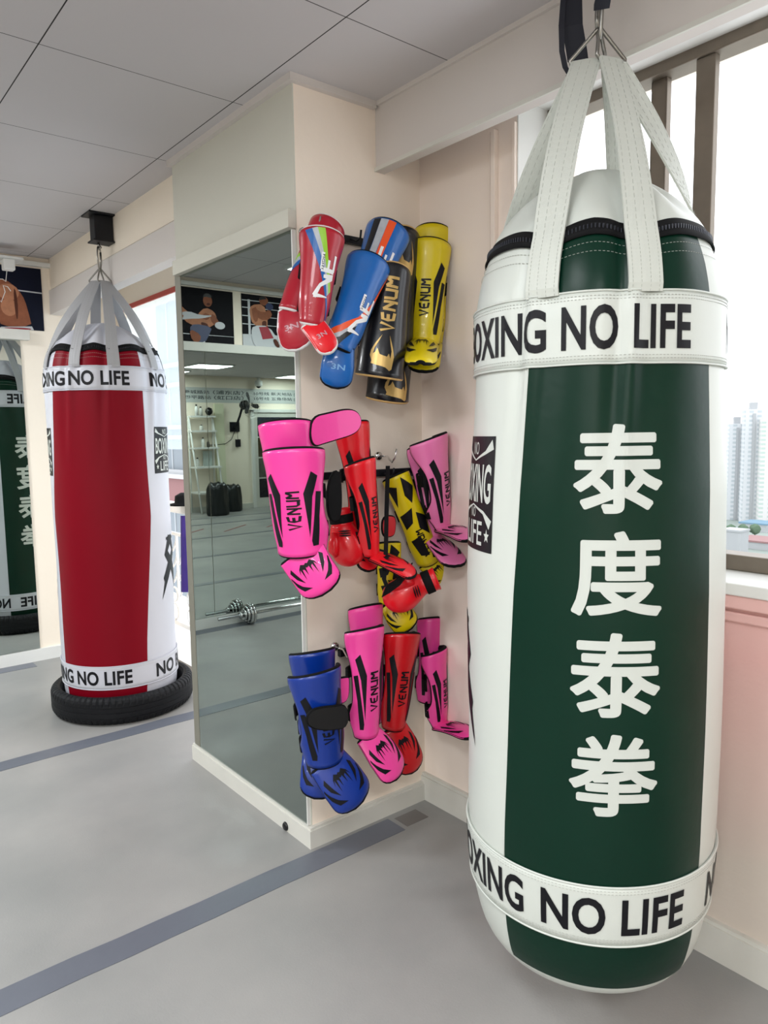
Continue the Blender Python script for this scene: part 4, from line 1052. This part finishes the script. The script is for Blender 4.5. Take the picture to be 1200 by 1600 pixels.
# wall pieces: column by the shelf, door with glass full of pictures
struct(box('trim_13', -3.62, -3.80, YB, YB + .05, 0, 1.95, mat('pale_yellow_paint', (226, 226, 196), .7)))
d = struct(box('door_1', -4.40, -5.50, YB + .001, YB + .03, 0, 1.80, trimw))
struct(boxes('door_frame', [(-4.42, -4.36, YB, YB + .05, 0, 1.84), (-5.56, -5.50, YB, YB + .05, 0, 1.84), (-5.56, -4.36, YB, YB + .05, 1.80, 1.86)], white, d))
pics = [mat('picture_a', (36, 34, 40), .2, noise=.7, nscale=9), mat('picture_b', (92, 92, 84), .2, noise=.8, nscale=7), mat('picture_c', (70, 60, 44), .2, noise=.9, nscale=11), mat('picture_d', (52, 56, 66), .2, noise=.8, nscale=8)]
for k in range(4):
    box('glass_panel', -4.50, -5.44, YB + .028, YB + .034, .18 + k * .39, .54 + k * .39, pics[k], d)
# camera and fan
t = thing('security_camera', (-4.5, YB + .16, 2.3), 'round white security camera under the ceiling above the wall lettering', 'camera')
lathe('housing', [(.02, .12), (.07, .10), (.075, .04), (.06, 0)], (-4.5, YB + .12, 2.28), white, t, 24); lathe('lens', [(.0, -.035), (.035, -.02), (.045, 0)], (-4.5, YB + .12, 2.28), blackg, t, 24)
lathe('mount', [(.04, 0), (.03, .17)], (-4.5, YB + .12, 2.28), white, t, 20)
fc = Vector((-4.32, YB + .34, 1.93))
t = thing('wall_fan', (-4.05, YB, 1.6), 'black wall fan on the back wall, seen in the mirror beside the ladder shelf', 'fan')
tube('arm', [(-4.02, YB + .02, 1.50), (-4.02, YB + .12, 1.58), (-4.06, YB + .16, 1.72), (-4.10, YB + .18, 1.86)], .022, dsteel, t)
bm = bmesh.new(); addbox(bm, -4.12, -3.93, YB + .001, YB + .03, 1.44, 1.62); from_bm('wall_plate', bm, dsteel, t)
ax_ = Vector((-.3, .95, .08)).normalized(); u_ = ax_.cross(Vector((0, 0, 1))).normalized(); v2 = ax_.cross(u_)
m0 = Vector((-4.10, YB + .20, 1.92))
tube('motor', [m0 - ax_ * .02, m0 + ax_ * .02, m0 + ax_ * .10, m0 + ax_ * .14], [.06, .085, .085, .05], dsteel, t, 18)
fc = m0 + ax_ * .2
bm = bmesh.new()
for rr_ in (.08, .14, .2, .25): addtube(bm, [fc + ax_ * (.05 * (1 - rr_ / .26)) + (u_ * math.cos(2 * PI * k / 40) + v2 * math.sin(2 * PI * k / 40)) * rr_ for k in range(40)], .002, 4, True)
for k in range(36):
    a = 2 * PI * k / 36; dd = u_ * math.cos(a) + v2 * math.sin(a)
    for sg in (1, -1): addtube(bm, [fc + ax_ * .05 * sg, fc + ax_ * .035 * sg + dd * .14, fc + dd * .255], .0012, 4)
from_bm('cage', bm, steel, t)
for k in range(3):
    a = 2 * PI * k / 3 + .3; bm = bmesh.new(); pp = []
    for j in range(8):
        f = j / 7; aa = a + .8 * f; rr_ = .04 + .19 * math.sin(f * PI * .75) ; pp.append(bm.verts.new(fc + (u_ * math.cos(aa) + v2 * math.sin(aa)) * rr_ + ax_ * .02 * (f - .5)))
    pp.append(bm.verts.new(fc + (u_ * math.cos(a + .9) + v2 * math.sin(a + .9)) * .03))
    bm.faces.new(pp); from_bm('blade', bm, dsteel, t)
tube('pull_cord', [(-4.06, YB + .05, 1.46), (-4.07, YB + .04, 1.3)], .004, dsteel, t)
box('remote_holder', -4.03, -4.12, YB + .01, YB + .05, 1.16, 1.30, dsteel, t)
tube('power_cord', [(-4.02, YB + .02, 1.45), (-3.95, YB + .02, 1.30), (-3.8, YB + .06, 1.22), (-3.5, YB + .03, 1.2)], .006, dsteel, t)
# ladder shelf
t = thing('ladder_shelf', (-3.3, YB, 0), 'white ladder shelf against the back wall, seen in the pillar mirror', 'shelf')
X0, X1 = -3.10, -3.56
for x, dx in ((X0, .0), (X1, -.0)):
    tube('leg', [(x, YB + .46, 0), (x + .0, YB + .06, 1.72)], .018, white, t); tube('leg', [(x, YB + .05, 0), (x, YB + .05, 1.72)], .015, white, t)
SH = [(.35, .38), (.80, .30), (1.14, .23), (1.44, .16), (1.70, .12)]
for z, dd in SH: box('shelf_board', X0 + .01, X1 - .01, YB + .04, YB + .05 + dd, z, z + .03, white, t)
def jar(x, z, r_, h_, m, label):
    t = thing('bottle', (x, YB + .14, z), label, 'bottle', 'bottles and jars on the ladder shelf')
    lathe('body', [(r_, 0), (r_, h_ * .7), (r_ * .5, h_ * .85), (r_ * .4, h_ * .86)], (x, YB + .14, z), m, t, 16)
    lathe('cap', [(r_ * .5, h_ * .86), (r_ * .5, h_)], (x, YB + .14, z), blackg, t, 12)
for k, (x, z, r_, h_, m, lb) in enumerate([(-3.2, .83, .03, .16, white, 'white bottle on the second shelf board of the ladder shelf'), (-3.32, 1.17, .03, .18, white, 'white bottle on the middle board of the ladder shelf'), (-3.42, 1.17, .025, .12, dsteel, 'dark jar on the middle board of the ladder shelf'), (-3.3, 1.47, .035, .1, trimw, 'short pale jar on the fourth board of the ladder shelf'), (-3.22, 1.73, .03, .2, white, 'tall white bottle on top of the ladder shelf'), (-3.3, 1.73, .035, .16, trimw, 'pale jar on top of the ladder shelf')]):
    jar(x, z, r_, h_, m, lb)
tag(box('framed_picture', -3.34, -3.52, YB + .06, YB + .08, .83, 1.10, mat('picture_pale', (180, 190, 186), .4), bev=.004), 'small framed picture leaning on the second board of the ladder shelf', 'picture frame')
tag(lathe('trophy_ball', [(.0, 0), (.05, .03), (.07, .08), (.05, .13), (0, .15)], (-3.47, YB + .12, 1.731), blackg, None, 20), 'round black and white object at the end of the ladder shelf top', 'ornament')
# bin bags
def bagthing(x, y, r_, h_, label):
    bm = bmesh.new(); n = 36; rings = []; rd = random.Random(int(-x * 100))
    for j in range(15):
        f = j / 14; row = []
        for k in range(n):
            a = 2 * PI * k / n; q = r_ * (1 - .12 * f) * (1 + .06 * math.sin(7 * a + 3 * f) + .05 * math.sin(13 * a - 5 * f)) * (1 if f < .9 else 1 - (f - .9) * 3)
            if f < .06: q *= .9
            row.append(bm.verts.new((x + q * math.cos(a), y + q * math.sin(a) * .8, h_ * f + (.02 * math.sin(5 * a) if f > .8 else 0))))
        rings.append(row)
    for a, b in zip(rings, rings[1:]):
        for k in range(n): bm.faces.new((a[k], a[(k + 1) % n], b[(k + 1) % n], b[k]))
    bm.faces.new(rings[0][::-1]); bm.faces.new(rings[-1])
    tag(from_bm('bin_bag', bm, mat('bin_bag_plastic', (24, 28, 30), .3), None, True), label, 'bag', 'dark bags at the back wall')
bagthing(-3.24, YB + .78, .20, .56, 'dark bag standing before the foot of the ladder shelf')
bagthing(-3.76, YB + .35, .17, .48, 'dark bag standing right of the ladder shelf')
tag(box('yellow_tag', -3.19, -3.25, YB + .585, YB + .59, .40, .47, mat('tag_yellow', (220, 214, 40), .6)), 'small yellow tag at the foot of the ladder shelf', 'tag')
tube_red = mat('red_tape', (150, 60, 56), .6)
for k in range(7):
    x0 = -1.6 - k * .7
    bm = bmesh.new(); ribbon(bm, [(x0, .05, .002), (x0 - .62, -.45, .002)], (0, 1, 0), .016, .0008)
    tag(from_bm('red_floor_tape', bm, tube_red), 'one of the slanting red tape strips across the mats, seen only in the mirror', 'tape', 'slanting red tape strips on the mats')

sc_ = at(446, 1291, X=XM - .024)
tag(lathe('rubber_stub', [(.012, -.006), (.016, 0), (.013, .006)], (XM - .0235, sc_.y, sc_.z), blackg, None, 14, 'x'), 'small black rubber stub stuck on the white baseboard under the pillar mirror', 'stub')
# ================================================================ BALCONY AND OUTSIDE
wh = mat('balcony_white', (236, 236, 236), .6)
struct(box('floor_balcony', 1.72, 2.6, 2.87, 7, -.15, .0, wh)); 
struct(box('trim_14', 1.70, 1.78, 2.86, 4.70, 0, .02, alu))
t = thing('balcony_railing', (2.05, 4.0, 0), 'white wrought iron balcony railing with scrolls beyond the opening', 'railing')
rx = 2.05
box('handrail', rx - .03, rx + .03, 2.4, 6.5, .86, .93, wh, t, bev=.01); box('middle_rail', rx - .01, rx + .01, 2.4, 6.5, .70, .72, wh, t); box('bottom_rail', rx - .012, rx + .012, 2.4, 6.5, .07, .10, wh, t)
for k in range(10):
    y = 3.2 + .26 * k
    for m_ in range(1):
        boxes('baluster', [(rx - .008, rx + .008, y, y + .012, .10, .70)], wh, t)
    for cz, r_ in ((.16, .055), (.28, .05)): tube('ring', [(rx, y + .08 + r_ * math.cos(2 * PI * j / 20), cz + r_ * math.sin(2 * PI * j / 20)) for j in range(20)], .007, wh, t, 6, True)
    for q_ in range(3): tube('scroll', [(rx, y + .02 + .22 * f, .66 - q_ * .11 - .16 * f - .03 * math.sin(f * 2 * PI)) for f in [j / 10 for j in range(11)]], .007, wh, t, 6)
tag(slab('purple_cloth', [(283, 806), (294, 806), (295, 880), (293, 925), (284, 925)], at(289, 850, X=2.03).y, .02, mat('purple_cloth', (58, 34, 120), .8), None, soft=False), 'purple cloth hanging over the balcony railing', 'cloth')
hc = at(289, 824, X=2.0)
tag(lathe('black_cap', [(.10, 0), (.10, .008), (.06, .015), (.055, .06), (.02, .08)], (2.0, hc.y, .93), black, None, 24), 'black cap lying on the balcony handrail', 'cap')
tag(box('plastic_sheet', 1.752, 1.755, 2.9, 4.69, 1.30, 2.165, SHEET), 'clear plastic sheet hanging across the balcony opening', 'plastic sheet')
tag(box('red_tape', 1.712, 1.7195, 2.9, 4.69, 2.150, 2.178, mat('red_adhesive_tape', (186, 66, 52), .5)), 'red tape along the top of the plastic sheet', 'tape')
# facade across the balcony
t = thing('neighbouring_building', (5.6, 13, -6), 'pale panelled building wall across the balcony', 'building')
fac = mat('facade_panel', (114, 122, 128), .8, noise=.05, nscale=1); facw = mat('facade_band', (160, 162, 164), .8); facp = mat('facade_pink', (120, 84, 84), .8)
box('wall', 5.6, 5.9, 8.5, 19, -6, 7, fac, t)
for z in (2.6, 2.25, 1.5, 1.32, .7): box('ledge', 5.5, 5.6, 8.5, 19, z, z + .07, facw, t)
box('lower_band', 5.5, 5.6, 8.5, 19, .1, .62, facp, t); box('ledge', 5.42, 5.6, 8.5, 19, .62, .7, facw, t)
for y in range(9, 19, 2): box('panel_joint', 5.585, 5.6, y, y + .04, -6, 7, mat('joint_grey', (150, 156, 160), .8), t)
op = at(288, 740, X=5.3)
tag(tube('drain_pipe', [(5.35, op.y, -3), (5.35, op.y, 1.25)], .05, mat('orange_pipe', (190, 110, 84), .7), None, 10), 'orange brown drain pipe on the building across the balcony', 'pipe')
# black bag hanging at the back edge of the pillar
tag(slab('hanging_black_bag', [(303, 762), (308, 770), (311, 830), (313, 900), (314, 960), (308, 930), (303, 880), (301, 820)], 2.885, .03, black, None), 'thin black bag hanging at the far edge of the pillar, beside the mirror', 'bag')

# the city below
tw = tower_mat('tower_wall', (196, 198, 200), (172, 179, 183), 5.2, 3.2)
tw2 = tower_mat('tower_wall_pale', (200, 198, 197), (170, 184, 177), 6.0, 3.0)
GZ = -68
def tower(px0, px1, pytop, dist, m, label):
    a = at(px0, 700, Y=1); d0 = (a - CAM).normalized(); b = at(px1, 700, Y=1); d1 = (b - CAM).normalized()
    A_ = CAM + d0 * (dist / d0.dot(fw)); B_ = CAM + d1 * (dist / d1.dot(fw)); c_ = (A_ + B_) / 2
    w = (A_ - B_).length; ztop = at((px0 + px1) / 2, pytop, Y=1); dz = (ztop - CAM); dz = dz * (dist / dz.dot(fw)); zt = CAM.z + dz.z
    t = thing('tower_block', (c_.x, c_.y, GZ), label, 'tower', 'pale residential towers far outside the window')
    def bx_(nm, sx, sy, z0, z1, ox=0, oy=0, m=m):
        bm = bmesh.new(); addbox(bm, -sx / 2, sx / 2, -sy / 2, sy / 2, z0, z1)
        o = from_bm(nm, bm, m, None); o.location = (c_.x + ox, c_.y + oy, 0); o.rotation_euler.z = -YAW - .35; o.parent = t; o.matrix_parent_inverse = Matrix.Translation(-Vector(t.location)); return o
    bx_('block', w, 16, GZ, zt); bx_('roof_house', w * .4, 8, zt, zt + 5, m=facw); bx_('stair_bay', w * .16, 18, GZ, zt - 3, m=facw)
tower(1138, 1162, 662, 560, tw, 'pale tower directly right of the green bag edge')
tower(1161, 1188, 640, 540, tw, 'tallest pale tower in the middle of the window view')
tower(1190, 1240, 655, 520, tw2, 'pale tower with greenish windows at the right picture edge')
tower(870, 905, 655, 600, tw, 'pale tower hidden behind the green bag')
struct(box('ground_outside', 100, 1600, -400, 1600, GZ - 1, GZ, mat('city_ground', (130, 140, 134), .9, noise=.2, nscale=.02)))
def low(px, py, dist, w, h, m, label):
    d = (at(px, py, Y=1) - CAM); d = d * (dist / d.dot(fw)); p = CAM + d
    t = thing('low_building', (p.x, p.y, GZ), label, 'building', 'low buildings below the towers')
    bm = bmesh.new(); addbox(bm, p.x - w / 2, p.x + w / 2, p.y - w / 2, p.y + w / 2, GZ, GZ + h); from_bm('block', bm, facw, t)
    bm = bmesh.new(); addbox(bm, p.x - w / 2 - .5, p.x + w / 2 + .5, p.y - w / 2 - .5, p.y + w / 2 + .5, GZ + h, GZ + h + 1); from_bm('roof', bm, m, t)
low(1148, 850, 400, 10, 14, facw, 'small white house below the left tower')
low(1185, 838, 500, 18, 5, mat('roof_blue', (104, 134, 154), .8), 'low building with a pale blue roof below the towers')
low(1190, 856, 430, 22, 4, mat('roof_pink', (140, 106, 106), .8), 'low building with a pinkish roof just above the window sill')
for k, (px, py) in enumerate(((1142, 823), (1161, 824), (1180, 822))):
    d = (at(px, py, Y=1) - CAM); d = d * (455 / d.dot(fw)); p = CAM + d
    bm = bmesh.new(); bmesh.ops.create_icosphere(bm, subdivisions=3, radius=3)
    for v in bm.verts: v.co = v.co * (1 + .15 * math.sin(v.co.x * 2 + v.co.y * 3 + k)) + Vector((p.x, p.y, GZ + 7))
    addtube(bm, [(p.x, p.y, GZ), (p.x, p.y, GZ + 6)], .5, 6)
    tag(from_bm('distant_tree', bm, mat('tree_green', (82, 104, 82), .9), None, True), ['leftmost of three pale green trees below the towers', 'middle of three pale green trees below the towers', 'rightmost of three pale green trees below the towers'][k], 'tree', 'trees below the towers')
